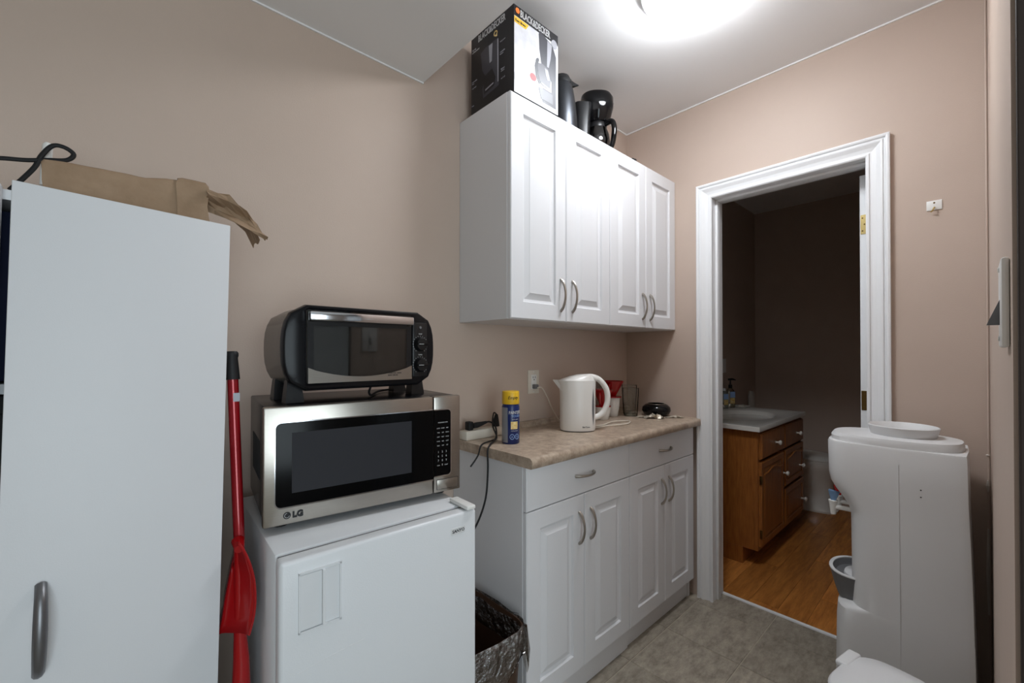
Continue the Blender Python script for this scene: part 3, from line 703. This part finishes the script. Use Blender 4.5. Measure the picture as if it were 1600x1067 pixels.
# front frame with the door opening
def front_frame():
    b = B(); O = E1; n = len(O); x0, x1, zz0, zz1 = .050, .316, oz+.018, oz+.188
    def inner(u, v): return (min(max(u, x0), x1), min(max(v, zz0), zz1))
    # project outline points to the inner rectangle by angle
    cx, cz = (x0+x1)/2, (zz0+zz1)/2; I = []
    for u, v in O:
        dx, dz = u-cx, v-cz; s = min((x1-cx)/abs(dx) if dx else 9, (zz1-cz)/abs(dz) if dz else 9); I.append((cx+dx*s, cz+dz*s))
    # force the four corners
    for cxy in ((x0, zz0), (x1, zz0), (x1, zz1), (x0, zz1)):
        k = min(range(n), key=lambda i: (I[i][0]-cxy[0])**2+(I[i][1]-cxy[1])**2); I[k] = cxy
    loft(b, [[(u, .022, v) for u, v in I], [(u, .003, v) for u, v in I], [(u, .0, v) for u, v in inset(O, .007)], [(u, .003, v) for u, v in inset(O, .002)], [(u, .010, v) for u, v in O], [(u, .022, v) for u, v in O]], False, False)
    return b
obj('front_frame', front_frame(), M['case'], t, True, ang=35)
b = B()   # cooking chamber, open at the front
x0, x1, zz0, zz1 = .050, .316, oz+.018, oz+.188
loft(b, [[(x0, .022, zz0), (x1, .022, zz0), (x1, .022, zz1), (x0, .022, zz1)], [(x0, OD-.02, zz0), (x1, OD-.02, zz0), (x1, OD-.02, zz1), (x0, OD-.02, zz1)]], False, True)
obj('chamber', b, M['oven_inside'], t)
rk = obj('rack', tube(B(), [(.056, .03, oz+.062), (.064, .027, oz+.070), (.302, .027, oz+.070), (.310, .03, oz+.062)], .0016, 6), M['chrome'], t, True)
for i_ in range(10): obj('rack_wire', tube(B(), [(.072+i_*.025, .027, oz+.070), (.072+i_*.025, OD-.025, oz+.070)], .0012, 6), M['chrome'], rk)
obj('heating_element', tube(B(), [(.055, .12, oz+.035), (.311, .12, oz+.035)], .004, 8), M['traygrey'], t, True)
dr = obj('door', bx(B(), x0+.001, x1-.001, -.006, -.002, zz0, zz1), M['glass_dark'], t)
obj('handle', bx(B(), x0+.002, x1-.0, -.022, -.004, zz1-.026, zz1-.004, .004), M['chrome'], dr, True)
arc = [(x0+.001, zz0), (x1-.001, zz0), (x1-.001, zz0+.036)]
for i_ in range(1, 14):
    u = i_/14; arc.append((x1-(x1-x0)*u, zz0+.036-.024*math.sin(PI*u)**.8))
arc.append((x0+.001, zz0+.036))
obj('steel_trim', prism(B(), arc, 'y', -.006, -.010), M['steel'], dr)
for (a, c, e, f) in ((x0+.001, x0+.014, zz0+.03, zz1-.028), (x1-.014, x1-.001, zz0+.03, zz1-.028), (x0+.014, x1-.014, zz1-.036, zz1-.026)): obj('door_border', bx(B(), a, c, -.0068, -.0058, e, f), M['black'], dr)
text('trim_lettering', 'TOASTER OVEN\nBAKE BROIL', .0052, M['ink'], dr, (x1-.070, -.0103, zz0+.016))
kp = obj('knob_panel', bx(B(), .322, .368, -.0025, .004, oz+.022, oz+.172, .004), M['black'], t, True)
for zz, s in ((oz+.112, 'TEMP'), (oz+.055, 'TIMER')):
    kb = obj('knob', lathe(B(), [(.020, 0), (.019, .006), (.016, .013), (.0, .014)], 28), M['black'], kp, True, loc=(.345, -.0025, zz), rot=(PI/2, 0, 0))
    obj('knob_grip', bx(B(), -.016, .016, -.003, .003, .012, .020, .001), M['blackgloss'], kb, True)
    obj('knob_mark', bx(B(), -.015, .0, -.0006, .0006, .0198, .0204), M['print'], kb)
    b = B()
    for i_ in range(17):
        a = PI*1.3-i_*PI*1.6/16; bx(b, .345+.0225*math.cos(a)-.0007, .345+.0225*math.cos(a)+.0007, -.0030, -.0024, zz+.0225*math.sin(a)-.0007, zz+.0225*math.sin(a)+.0007)
    sc = obj('dial_scale', b, M['print'], kp); sc['kind'] = 'stuff'
    text('dial_lettering', s, .0048, M['print'], kp, (.345, -.0028, zz+.0265), align='CENTER')
obj('indicator_lamp', disc(B(), (.345, -.0025, oz+.158), .0035, 'y', -.002, 12), M['traygrey'], kp)
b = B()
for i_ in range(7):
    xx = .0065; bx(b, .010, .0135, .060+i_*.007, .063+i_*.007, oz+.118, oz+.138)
vt = obj('side_vents', b, M['blackmatte'], t); vt['kind'] = 'stuff'  # dark boxes on the grey side, painted for the shade in its vent holes
for x, yy in ((.015, .03), (.015, OD-.06), (OW-.055, .03), (OW-.055, OD-.06)):
    obj('foot', loft(B(), [[(x, yy, 0), (x+.040, yy, 0), (x+.040, yy+.036, 0), (x, yy+.036, 0)], [(x+.004, yy+.004, oz+.02), (x+.034, yy+.004, oz+.02), (x+.034, yy+.03, oz+.02), (x+.004, yy+.03, oz+.02)], [(x+.012, yy+.01, oz+.052), (x+.014, yy+.01, oz+.052), (x+.014, yy+.02, oz+.052), (x+.012, yy+.02, oz+.052)]]), M['black'], t)
obj('power_cord', tube(B(), smooth_path([(.235, .06, oz+.006), (.222, .05, .012), (.226, .045, .004), (.25, .08, .004), (.30, .15, .004), (.38, .20, .004)], 6), .003, 8), M['blackmatte'], t, True)

# ------------------------------------------------------------------ tall storage cabinet
TX0, TX1, TYF, TH = -.435, .165, -.382, 1.532
LEAN = math.radians(1.1)
t = thing('storage_cabinet', 'tall pale grey storage cabinet with one door ajar', 'cabinet', (TX0-.0295, 0, .0115)); t.rotation_euler = (0, LEAN, 0)
def top_z(x): return .0115+TH-(x-TX0)*math.sin(LEAN)
W = TX1-TX0
for nm, a in (('side_panel', (0, .016, TYF, -.012, 0, TH)), ('side_panel', (W-.016, W, TYF, -.012, 0, TH)), ('top_panel', (.016, W-.016, TYF, -.012, TH-.016, TH)), ('bottom_panel', (.016, W-.016, TYF, -.012, .07, .086)), ('back_panel', (0, W, -.012, -.006, 0, TH)), ('plinth', (.016, W-.016, TYF+.03, TYF+.045, 0, .07))):
    box(nm, M['grey_mel'], t, *a)
for z in (.34, .68, .975, 1.205): box('shelf', M['grey_mel'], t, .016, W-.016, TYF+.02, -.013, z, z+.016)
def hinged(name, w, hx, ang, left):
    """door slab hinged at local x = hx, opened by ang"""
    d = obj(name, bx(B(), (0 if left else -w), (w if left else 0), -.018, 0, .075, TH+.004, .0015), M['grey_mel'], t, True, loc=(hx, TYF-.001, 0), rot=(0, 0, ang))
    x = (w-.045) if left else -w+.045
    b = B(); pts = []; rr = []
    for i in range(15):
        u = i/14; pts.append((x, -.018-.028*math.sin(PI*u)**.45, .770+.138*u)); rr.append(.0072+.0015*math.sin(PI*u))
    obj('handle', tube(b, pts, rr, 10), M['gunmetal2'], d, True)
    return d
M['gunmetal2'] = mat('grey_metal_handle', (122, 122, 124), 0.38, 0.8)
hinged('door', .289, W, math.radians(6.5), False)
hinged('door', .2995, 0, 0, True)
bd = thing('ring_binder', 'navy ring binder standing inside the storage cabinet', 'binder', (-.205, -.33, 1.2295))
obj('cover', bx(B(), 0, .075, 0, .26, 0, .285, .004), M['binder'], bd, True); obj('spine_ring', lathe(B(), [(.010, 0), (.012, .0)], 14), M['nickel'], bd, loc=(.037, -.0005, .05), rot=(PI/2, 0, 0))
for z, h, dx in ((.991, .205, 0), (.696, .26, .02)):
    o = thing('document_box', 'dark document box on the %s cabinet shelf' % ('upper' if z > .9 else 'lower'), 'box', (-.225+dx, -.33, z+.0085), group='dark boxes in the cabinet')
    obj('carton', bx(B(), 0, .12, 0, .27, 0, h, .003), M['ink'], o); obj('lid', bx(B(), -.003, .123, -.003, .273, h-.03, h+.002, .002), M['blackmatte'], o)

# brown paper bag lying on the cabinet, end crumpled open
t = thing('paper_bag', 'crumpled brown paper bag lying on the storage cabinet', 'paper bag', (-.099, -.340, top_z(-.099))); t.rotation_euler = (0, LEAN, 0)
def bag_ring(x, y0, y1, h, seed, n=28):
    ring = superring((y0+y1)/2, h/2, (y1-y0)/2, h/2, 0, n, 7.0); r2 = random.Random(seed); out = []
    for (u, v, _) in ring:
        p = noise.noise_vector(Vector((x*16, u*22, v*26)))+noise.noise_vector(Vector((x*45, u*50, v*60)))*.35
        out.append((x+p.x*.007, u+p.y*.008, max(.001, v+p.z*.0055)))
    return out
hs = [(0, .074), (.004, .079), (.03, .082), (.07, .084), (.11, .087), (.15, .091), (.18, .094), (.205, .098), (.225, .100), (.233, .097)]
hf = []
for (xa, ha), (xb, hb) in zip(hs, hs[1:]):
    n_ = max(1, int((xb-xa)/.008)); hf += [(xa+(xb-xa)*k_/n_, ha+(hb-ha)*k_/n_) for k_ in range(n_)]
hf.append(hs[-1])
obj('bag_body', loft(B(), [bag_ring(x, 0, .16, h, i, 44) for i, (x, h) in enumerate(hf)]), M['kraft'], t, True, ang=18)
# folded cuff near the mouth
obj('cuff', loft(B(), [bag_ring(x, -.004, .163, h, 40+i) for i, (x, h) in enumerate([(.186, .099), (.192, .102), (.212, .104), (.231, .105), (.236, .101)])], False, False), M['kraft'], t, True, ang=25)
# torn mouth: crumpled flap
b = B(); g = []; r2 = random.Random(11)
top = [(.232, .088), (.250, .082), (.268, .086), (.288, .068), (.308, .060), (.328, .042), (.346, .008)]
bot = [(.232, .050), (.250, .044), (.268, .036), (.288, .026), (.308, .016), (.328, .006), (.343, .003)]
for (xa, za), (xb, zb) in zip(top, bot):
    row = []
    for k in range(8):
        u = k/7; row.append((xa+(xb-xa)*u+r2.uniform(-.003, .003), .005+.02*math.sin(u*5+xa*40)+r2.uniform(-.007, .007), za+(zb-za)*u+r2.uniform(-.003, .003)))
    g.append(row)
loft(b, g, False, False, close=False)
o = obj('torn_flap', b, M['kraft'], t); md = o.modifiers.new('t', 'SOLIDIFY'); md.thickness = .0012
b = B(); g = []
for (xa, za), (xb, zb) in zip(top, bot):
    row = []
    for k in range(6):
        u = k/5; row.append((xa-.01+(xb-xa)*u+r2.uniform(-.003, .003), .02+.05*u+r2.uniform(-.005, .005), za-.002-.010*u+r2.uniform(-.004, .004)))
    g.append(row)
loft(b, g, False, False, close=False)
o = obj('torn_flap', b, M['kraft'], t); md = o.modifiers.new('t', 'SOLIDIFY'); md.thickness = .0012

# black lead with a white plug lying by the bag
t = thing('coiled_lead', 'black looped lead with white plug beside the paper bag', 'cable', (-.11, -.30, TH))
def LP(u, v, y): p = px(u, v, 'y', y); return (p.x+.11, p.y+.30, p.z-TH)
obj('lead', tube(B(), smooth_path([LP(-60, 246, -.168), LP(0, 247, -.168), LP(40, 250, -.168), LP(75, 250, -.168), LP(105, 250, -.168), LP(115, 241, -.168), LP(100, 230, -.168), LP(82, 228, -.168), LP(65, 243, -.168), LP(55, 260, -.168), LP(38, 277, -.168), LP(15, 297, -.168)], 6), .0042, 8), M['blackmatte'], t, True)
obj('plug', tube(B(), [LP(76, 224, -.150), LP(75, 227, -.150), LP(73, 247, -.150), LP(70, 290, -.150)], [.005, .008, .008, .008], 12), M['white'], t, True)

# ------------------------------------------------------------------ broom and dustpan in the gap
def GP(u, v, y): return px(u, v, 'y', y)
p0, p1 = GP(362, 549, -.35), GP(374, 850, -.378)
t = thing('broom', 'red broom with black grip leaning beside the fridge', 'broom', (.192, -.395, 0))
o0 = Vector(t.location); d = (p1-p0).normalized()
foot = Vector((.190, -.40, .20))
obj('pole', tube(B(), [p0+d*.05-o0, p0+d*.30-o0, p1-o0], .0105, 14), M['redmetal'], t, True)
obj('grip', tube(B(), [p0-o0, p0+d*.004-o0, p0+d*.010-o0, p0+d*.014-o0, p0+d*.060-o0], [.010, .0125, .0125, .011, .0135], 14), M['blackmatte'], t, True)
obj('grip_label', bx(B(), -.002, .010, -.0118, -.0108, -.018, .0), M['silver'], t, loc=p0+d*.088-o0)
obj('socket', tube(B(), [p1-o0, GP(375, 985, -.385)-o0, GP(377, 1030, -.39)-o0, foot-o0], [.010, .0115, .015, .030], 16), M['red'], t, True)
fx = foot-o0
obj('head', loft(B(), [superring(fx.x, fx.y+.0, .015, .07, .225, 24, 4), superring(fx.x, fx.y, .019, .10, .19, 24, 4), superring(fx.x, fx.y, .019, .10, .15, 24, 4)]), M['red'], t, True)
bb = B(); r2 = random.Random(2)
for i in range(60):
    x, yy = fx.x+r2.uniform(-.014, .014), fx.y+r2.uniform(-.095, .095); tube(bb, [(x, yy, .155), (x+r2.uniform(-.004, .004), yy*1.0+r2.uniform(-.012, .012), .0015)], .0022, 4)
br = obj('bristles', bb, M['black'], t); br['kind'] = 'stuff'

t = thing('dustpan', 'red plastic dustpan clipped onto the broom pole', 'dustpan', (GP(378, 985, -.40).x, -.40, GP(378, 985, -.40).z))
o0 = Vector(t.location)
def DPt(u, v, y): return GP(u, v, y)-o0
A = [DPt(373, 848, -.420), DPt(385, 868, -.420), DPt(396, 900, -.420), DPt(399, 935, -.420), DPt(396, 965, -.420), DPt(389, 992, -.420)]
C = [DPt(369, 850, -.376), DPt(366, 870, -.376), DPt(358, 905, -.376), DPt(351, 940, -.376), DPt(347, 968, -.376), DPt(341, 991, -.376)]
b = B(); rows = []
for a, c in zip(A, C):
    row = []
    for k in range(9):
        u = k/8; p = a.lerp(c, u); row.append(p+Vector((0, .008*(1-abs(2*u-1)**4), 0)))
    rows.append(row)
loft(b, rows, False, False, close=False)
o = obj('pan', b, M['red'], t, True); md = o.modifiers.new('t', 'SOLIDIFY'); md.thickness = .0025; md.offset = 0
obj('rim', tube(B(), smooth_path(A, 4), .0026, 8), M['red'], t, True)
b = B(); W2 = [p+Vector((.004, .030, .010)) for p in C]
loft(b, [C, W2], False, False, close=False)
o = obj('side_wall', b, M['redmetal'], t, True); md = o.modifiers.new('t', 'SOLIDIFY'); md.thickness = .0025
obj('clip', tube(B(), [DPt(372, 845, -.385), DPt(374, 858, -.41)], [.0125, .009], 12), M['red'], t, True)

# ------------------------------------------------------------------ waste bin with clear liner
t = thing('waste_bin', 'brown waste bin with clear plastic liner beside the fridge', 'bin', (.828, -.315, 0))
def br_(hx, hy, z, e=6): return superring(0, 0, hx, hy, z, 40, e)
obj('bin_body', loft(B(), [br_(.095, .115, 0), br_(.105, .125, .01), br_(.126, .152, .415), br_(.130, .156, .42), br_(.126, .152, .42), br_(.100, .12, .015)]), M['brownbin'], t, True)
r2 = random.Random(4)
def lr(hx, hy, z, amp, zamp, k):
    out = []
    for i, p in enumerate(br_(hx, hy, z)):
        a = i*.9+k; out.append((p[0]*(1+amp*math.sin(3*a+k)), p[1]*(1+amp*math.sin(2.3*a)), p[2]+zamp*math.sin(1.7*a+k)+r2.uniform(-.4, .4)*zamp))
    return out
obj('liner', loft(B(), [lr(.118, .142, .33, .01, .006, 1), lr(.124, .149, .40, .004, .003, 2), lr(.131, .158, .428, .006, .004, 3), lr(.139, .168, .412, .018, .010, 4), lr(.141, .172, .372, .030, .020, 5), lr(.137, .170, .325, .045, .040, 6)], False, False), M['bag'], t, True, ang=60)

# ------------------------------------------------------------------ water cooler: local +y is its front
CX = 2.068
t = thing('water_cooler', 'white water cooler with empty bottle collar beside the doorway', 'water cooler', (CX, -1.25, 0))
def cr_(z, yf, yb, hx, n=22):
    """plan outline: square back, bowed front.  yf/yb are world y"""
    yf += 1.25; yb += 1.25; hx *= .89; out = []; ym = yf-.085
    for i in range(n+1):
        a = PI*i/n; out.append((hx*math.copysign(abs(math.cos(a))**.62, math.cos(a)), ym+(yf-ym)*math.sin(a)**.75, z))
    out += [(-hx*1.0, (ym+yb)/2+.03, z), (-hx*.985, yb+.02, z), (-hx*.93, yb, z), (0, yb-.004, z), (hx*.93, yb, z), (hx*.985, yb+.02, z), (hx*1.0, (ym+yb)/2+.03, z)]
    return out
prof = [(0.0, -1.062, -1.424, .152), (.02, -1.058, -1.425, .155), (.30, -1.062, -1.421, .154), (.352, -1.066, -1.420, .153), (.366, -1.085, -1.420, .1525), (.372, -1.108, -1.419, .152), (.50, -1.108, -1.417, .152), (.690, -1.106, -1.412, .152), (.715, -1.100, -1.411, .152), (.745, -1.082, -1.410, .152), (.775, -1.060, -1.409, .153), (.80, -1.046, -1.408, .153), (.83, -1.040, -1.408, .153), (.945, -1.037, -1.406, .153), (.953, -1.040, -1.405, .150)]
obj('housing', loft(B(), [cr_(*p) for p in prof]), M['cooler'], t, True, ang=30)
obj('side_seam', tube(B(), [(-.1375, .0, .02), (-.1366, .0, .35), (-.1359, .001, .6), (-.1366, .003, .90)], .0012, 6), M['cooler'], t, True)
obj('top_cover', loft(B(), [superring(0, .028, .131, .178, .950, 44, 2.7), superring(0, .028, .132, .179, .968, 44, 2.7), superring(0, .026, .128, .174, .9795, 44, 2.6), superring(0, .02, .108, .108, .984, 44, 2.0)]), M['cooler'], t, True, ang=35)
obj('bottle_collar', lathe(B(), [(.085, .980), (.088, .984), (.096, 1.012), (.097, 1.016), (.094, 1.018), (.091, 1.015), (.082, .990), (.05, .986), (.0, .984)], 48, (0, .003, 0), cap0=False), M['cooler'], t, True)
for zz in (.815, .838): obj('rivet', disc(B(), (-.1368, -.052, zz-.01), .0022, 'x', -.0008, 8), M['ink'], t)
def tap(x, col, y0):
    p = obj('tap', tube(B(), [(x, y0-.03, .690), (x, y0+.020, .689), (x, y0+.045, .688)], .0085, 12), M['white'], t, True)
    obj('nozzle', lathe(B(), [(.0085, .660), (.0125, .697), (.0155, .712), (.013, .714), (.0, .712)], 18, (x, y0+.048, 0)), M['white'], p, True)
    obj('lever', loft(B(), [[(x-.007, y0+.040, .712), (x+.007, y0+.040, .712), (x+.007, y0+.054, .712), (x-.007, y0+.054, .712)], [(x-.010, y0+.028, .745), (x+.010, y0+.028, .745), (x+.010, y0+.062, .750), (x-.010, y0+.062, .750)]]), col, p)
tap(-.045, M['blue'], .150); tap(.045, M['red'], .150)
# drip cup
def ell(hx, yc, hy, z): return superring(0, yc, hx, hy, z, 36, 2.2)
tr = obj('drip_tray', loft(B(), [ell(.085, .125, .066, .362), ell(.094, .128, .072, .39), ell(.108, .130, .086, .455), ell(.109, .130, .087, .459), ell(.099, .130, .077, .459), ell(.092, .128, .070, .437), ell(.02, .128, .02, .437)]), M['traygrey'], t, True, ang=35)
obj('tray_rim', loft(B(), [ell(.1095, .130, .0875, .4575), ell(.1095, .130, .0875, .4615), ell(.098, .130, .076, .4615), ell(.098, .130, .076, .4575)], False, False), M['cooler'], tr, True)
obj('tray_grille', loft(B(), [superring(0, .128, .06, .045, .438, 28, 2.2), superring(0, .128, .058, .043, .446, 28, 2.2)]), M['cooler'], tr, True)
obj('grille_slot', bx(B(), -.062, .062, .124, .131, .4455, .4468), M['traygrey'], tr)

# ------------------------------------------------------------------ small white lidded bin in front of the cooler
t = thing('pedal_bin', 'small white bin with domed lid in front of water cooler', 'bin', (1.525, -1.262, 0), math.radians(-12)); t.scale = (1, 1, .95)
obj('bucket', loft(B(), [superring(0, 0, .10, .085, 0, 40, 3), superring(0, 0, .105, .09, .01, 40, 3), superring(0, 0, .124, .108, .365, 40, 3)]), M['lid'], t, True)
ld = obj('lid', loft(B(), [superring(0, 0, .132, .116, .362, 48, 3), superring(0, 0, .133, .117, .378, 48, 3), superring(0, 0, .125, .109, .390, 48, 3), superring(0, 0, .08, .07, .396, 48, 2.6)]), M['lid'], t, True, ang=50)
obj('lid_tab', bx(B(), .01, .10, .095, .128, .376, .394, .006, 3), M['lid'], ld, True)

# ------------------------------------------------------------------ bathroom
t = thing('vanity', 'stained oak bathroom vanity with white basin top and knobs', 'vanity', (2.795, 0, 0))
VW, VF, VZ = .925, -.545, .815
box('carcass', M['cherry'], t, .018, VW-.018, VF+.02, -.008, .10, .69)
for fx in (0, VW-.018): box('side_panel', M['cherry'], t, fx, fx+.018, VF+.02, -.008, .10, VZ, .001, 1)
box('plinth', M['cherry'], t, .0, VW, VF+.085, -.008, 0, .10)
fs = obj('front_stile', bx(B(), 0, .030, VF, VF+.02, .10, VZ, .001), M['cherry'], t)
for a, c, e, f in ((VW-.02, VW, .10, VZ), (.03, VW-.02, VZ-.02, VZ), (.03, VW-.02, .10, .12), (.455, .475, .12, VZ-.02)): box('front_rail', M['cherry'], t, a, c, VF, VF+.02, e, f)
box('face_backing', M['cherry'], t, .03, VW-.02, VF+.012, VF+.02, .12, VZ-.02)
def raised(bm, x0, x1, z0_, z1_, y, th=.018, fr=.035): return rects(bm, x0, x1, z0_, z1_, [(0, y+.006), (.006, y), (fr, y), (fr+.004, y+.006), (fr+.018, y+.001), (fr+.02, y)], y+th)
def knob(parent, x, z, y):
    obj('knob', lathe(B(), [(.006, 0), (.005, .012), (.008, .018), (.0145, .024), (.016, .030), (.010, .036), (.0, .037)], 18), M['porcelain'], parent, True, loc=(x, y, z), rot=(PI/2, 0, 0))
    obj('knob_plate', lathe(B(), [(.010, 0), (.010, .003), (.006, .004)], 16), M['nickel'], parent, True, loc=(x, y, z), rot=(PI/2, 0, 0))
YD = VF-.018
d = obj('drawer', rects(B(), .018, .465, .640, .795, [(0, YD+.008), (.008, YD)], VF-.0005), M['cherry'], t); knob(d, .27, .712, YD)
d = obj('drawer', rects(B(), .472, .915, .640, .795, [(0, YD+.008), (.008, YD)], VF-.0005), M['cherry'], t); knob(d, .735, .712, YD)
d = obj('door', raised(B(), .012, .448, .125, .625, YD, .0175), M['cherry'], t); knob(d, .515-.092, .49, YD)
# arched top moulding on the door and drawer panels
def arch(x0, x1, z): return tube(B(), [(x0+(x1-x0)*i/16, YD, z+.022*max(0, math.sin(PI*i/16))**3) for i in range(17)], .006, 6)
obj('arch_moulding', arch(.06, .40, .545), M['cherry'], d, True)
for z in (.52, .20): obj('hinge', bx(B(), .004, .014, YD-.003, YD+.01, z-.025, z+.025, .002), M['darkbrass'], d, True)
d = obj('drawer', raised(B(), .478, .912, .385, .628, YD, .0175), M['cherry'], t); knob(d, .80, .475, YD); obj('arch_moulding', arch(.52, .87, .565), M['cherry'], d, True)
d = obj('drawer', raised(B(), .478, .912, .125, .368, YD, .0175), M['cherry'], t); knob(d, .85, .225, YD)
# basin top
b = B(); x0, x1, y0, y1, zt = -.035, .957, -.567, -.008, .840
cx, cy, n = .461, -.300, 48; outer = []; 
def rect_pt(a):
    c, s = math.cos(a), math.sin(a); hx0, hx1, hy0, hy1 = x0-cx, x1-cx, y0-cy, y1-cy
    k = min((hx1/c if c > 1e-6 else hx0/c if c < -1e-6 else 9), (hy1/s if s > 1e-6 else hy0/s if s < -1e-6 else 9)); return (cx+c*k, cy+s*k)
angs = sorted([2*PI*i/n for i in range(n)]+[math.atan2(yy-cy, xx-cx) % (2*PI) for xx in (x0, x1) for yy in (y0, y1)])
O = [rect_pt(a) for a in angs]
def el(hx, hy, z): return [(cx+hx*math.cos(a), cy+hy*math.sin(a), z) for a in angs]
loft(b, [[(u, v, zt-.028) for u, v in O], [(u, v, zt-.004) for u, v in O], [(cx+(u-cx)*.994, cy+(v-cy)*.990, zt) for u, v in O], el(.30, .200, zt), el(.285, .190, zt-.006), el(.24, .16, zt-.055), el(.16, .11, zt-.10), el(.04, .04, zt-.118)], True, True)
tp = obj('basin_top', b, M['marble'], t, True, ang=35)
obj('upstand', bx(B(), x0, x1, -.028, -.008, zt, zt+.022, .004), M['marble'], t, True)
fc = obj('tap', lathe(B(), [(.026, 0), (.022, .01), (.014, .03), (.013, .06), (.0, .064)], 20, (.46, -.075, zt)), M['chrome'], t, True)
obj('tap_spout', tube(B(), smooth_path([(.46, -.075, zt+.05), (.46, -.12, zt+.065), (.46, -.17, zt+.05), (.46, -.175, zt+.04)], 5), .010, 10), M['chrome'], fc, True)
for xx in (.38, .54): obj('tap_handle', lathe(B(), [(.020, 0), (.012, .02), (.018, .03), (.020, .045), (.0, .05)], 16, (xx, -.075, zt)), M['chrome'], fc, True)
obj('drain', disc(B(), (cx, cy, zt-.117), .02, 'z', .003, 20), M['chrome'], tp)

def soap(p, s, label, pump=True):
    t = thing('soap_bottle', label, 'soap bottle', p, math.radians(-30), 'soap bottles on the basin top')
    obj('bottle', loft(B(), [superring(0, 0, .036*s, .024*s, z*s, 28, 2.6) for z in (0, .004, .10)]+[superring(0, 0, .030*s, .021*s, .125*s, 28, 2.4), superring(0, 0, .013*s, .013*s, .145*s, 28, 2)]), M['glass_base'] if not pump else M['soapclear'], t, True)
    obj('liquid', loft(B(), [superring(0, 0, .033*s, .021*s, z*s, 24, 2.6) for z in (.003, .030)]), M['soapliquid'], t, True)
    obj('front_label', bx(B(), -.022*s, .022*s, -.0252*s, -.0245*s, .075*s, .120*s, .0002), M['sky_ink'], t); obj('picture_label', bx(B(), -.020*s, .020*s, -.0252*s, -.0245*s, .030*s, .073*s, .0002), M['gold'], t)
    if pump:
        obj('pump_collar', lathe(B(), [(.014, .145*s), (.014, .172*s), (.006, .174*s), (.005, .205*s)], 16), M['black'], t, True)
        obj('pump_head', tube(B(), [(-.016, 0, .212*s), (.02, 0, .214*s), (.05, 0, .207*s)], [.009, .008, .004], 10), M['black'], t, True)
    else: obj('cap', lathe(B(), [(.0135*s, .143*s), (.0135*s, .165*s), (0, .166*s)], 16), M['lid'], t, True)
M['soapclear'] = clear('soap_bottle_plastic', (236, 234, 226), 0.16)
soap((3.625, -.085, .8405), 1.05, 'clear pump soap bottle with black pump on basin top')
soap((3.515, -.078, .8405), .95, 'pale capped soap bottle beside the pump bottle', False)

t = thing('toilet', 'white china toilet with closed lid beyond the vanity', 'toilet', (4.245, -.008, 0))
def tr_(hx, y0, y1, z, e=2.6): return superring(0, (y0+y1)/2, hx, abs(y1-y0)/2, z, 44, e)
obj('bowl', loft(B(), [tr_(.135, -.10, -.665, 0, 3.4), tr_(.137, -.10, -.668, .015, 3.4), tr_(.125, -.10, -.640, .04, 3.2), tr_(.120, -.10, -.63, .16, 3.0), tr_(.13, -.12, -.64, .25, 2.8), tr_(.165, -.16, -.68, .33, 2.4), tr_(.180, -.18, -.71, .385, 2.3), tr_(.180, -.18, -.71, .395, 2.3)]), M['porcelain'], t, True)
obj('seat', loft(B(), [tr_(.180, -.20, -.705, .396, 2.3), tr_(.182, -.20, -.708, .404, 2.3), tr_(.180, -.20, -.705, .412, 2.3)]), M['porcelain'], t, True)
obj('seat_lid', loft(B(), [tr_(.183, -.19, -.712, .415, 2.3), tr_(.184, -.19, -.714, .425, 2.3), tr_(.170, -.20, -.70, .438, 2.3), tr_(.11, -.26, -.62, .446, 2.3)]), M['porcelain'], t, True)
tk = obj('tank', loft(B(), [tr_(.175, 0, -.17, .39, 6), tr_(.19, 0, -.19, .72, 6)]), M['porcelain'], t, True)
obj('tank_lid', bx(B(), -.197, .197, -.20, 0, .72, .755, .008), M['porcelain'], tk, True)
obj('flush_lever', tube(B(), [(-.15, -.19, .66), (-.15, -.215, .66), (-.09, -.218, .652)], .006, 8), M['chrome'], tk, True)
t = thing('soap_dish', 'oval white soap dish at the end of basin top', 'dish', (3.665, -.155, .8405))
obj('dish', lathe(B(), [(.04, 0), (.06, .012), (.062, .014), (.055, .012), (.03, .005)], 30, sx=1.0), M['porcelain'], t, True)
obj('soap_bar', loft(B(), [superring(0, 0, .026, .016, .006, 20, 3), superring(0, 0, .03, .02, .016, 20, 3), superring(0, 0, .02, .012, .022, 20, 3)]), M['ivory'], t, True)
t = thing('crystal_ornament', 'upright pale crystal ornament on the toilet tank lid', 'ornament', (4.105, -.085, .7475+.008)); t.scale = (1.3, 1.3, 1.5)
obj('crystal', loft(B(), [superring(.0, 0, .022, .014, 0, 9, 2), superring(.004, 0, .034, .02, .05, 9, 2), superring(.0, 0, .036, .02, .09, 9, 2), superring(-.008, 0, .020, .012, .125, 9, 2)]), M['crystal'], t)
obj('crystal_foot', lathe(B(), [(.028, 0), (.026, .006)], 14), M['glass_base'], t)
t = thing('wall_plate', 'white blank wall plate above the basin', 'wall plate', (3.70, -.006, 1.17))
obj('plate', bx(B(), -.036, .036, -.006, 0, -.058, .058, .002), M['white'], t, True)
for z in (.042, -.042): obj('screw', disc(B(), (0, -.006, z), .003, 'y', -.001, 8), M['white'], t)
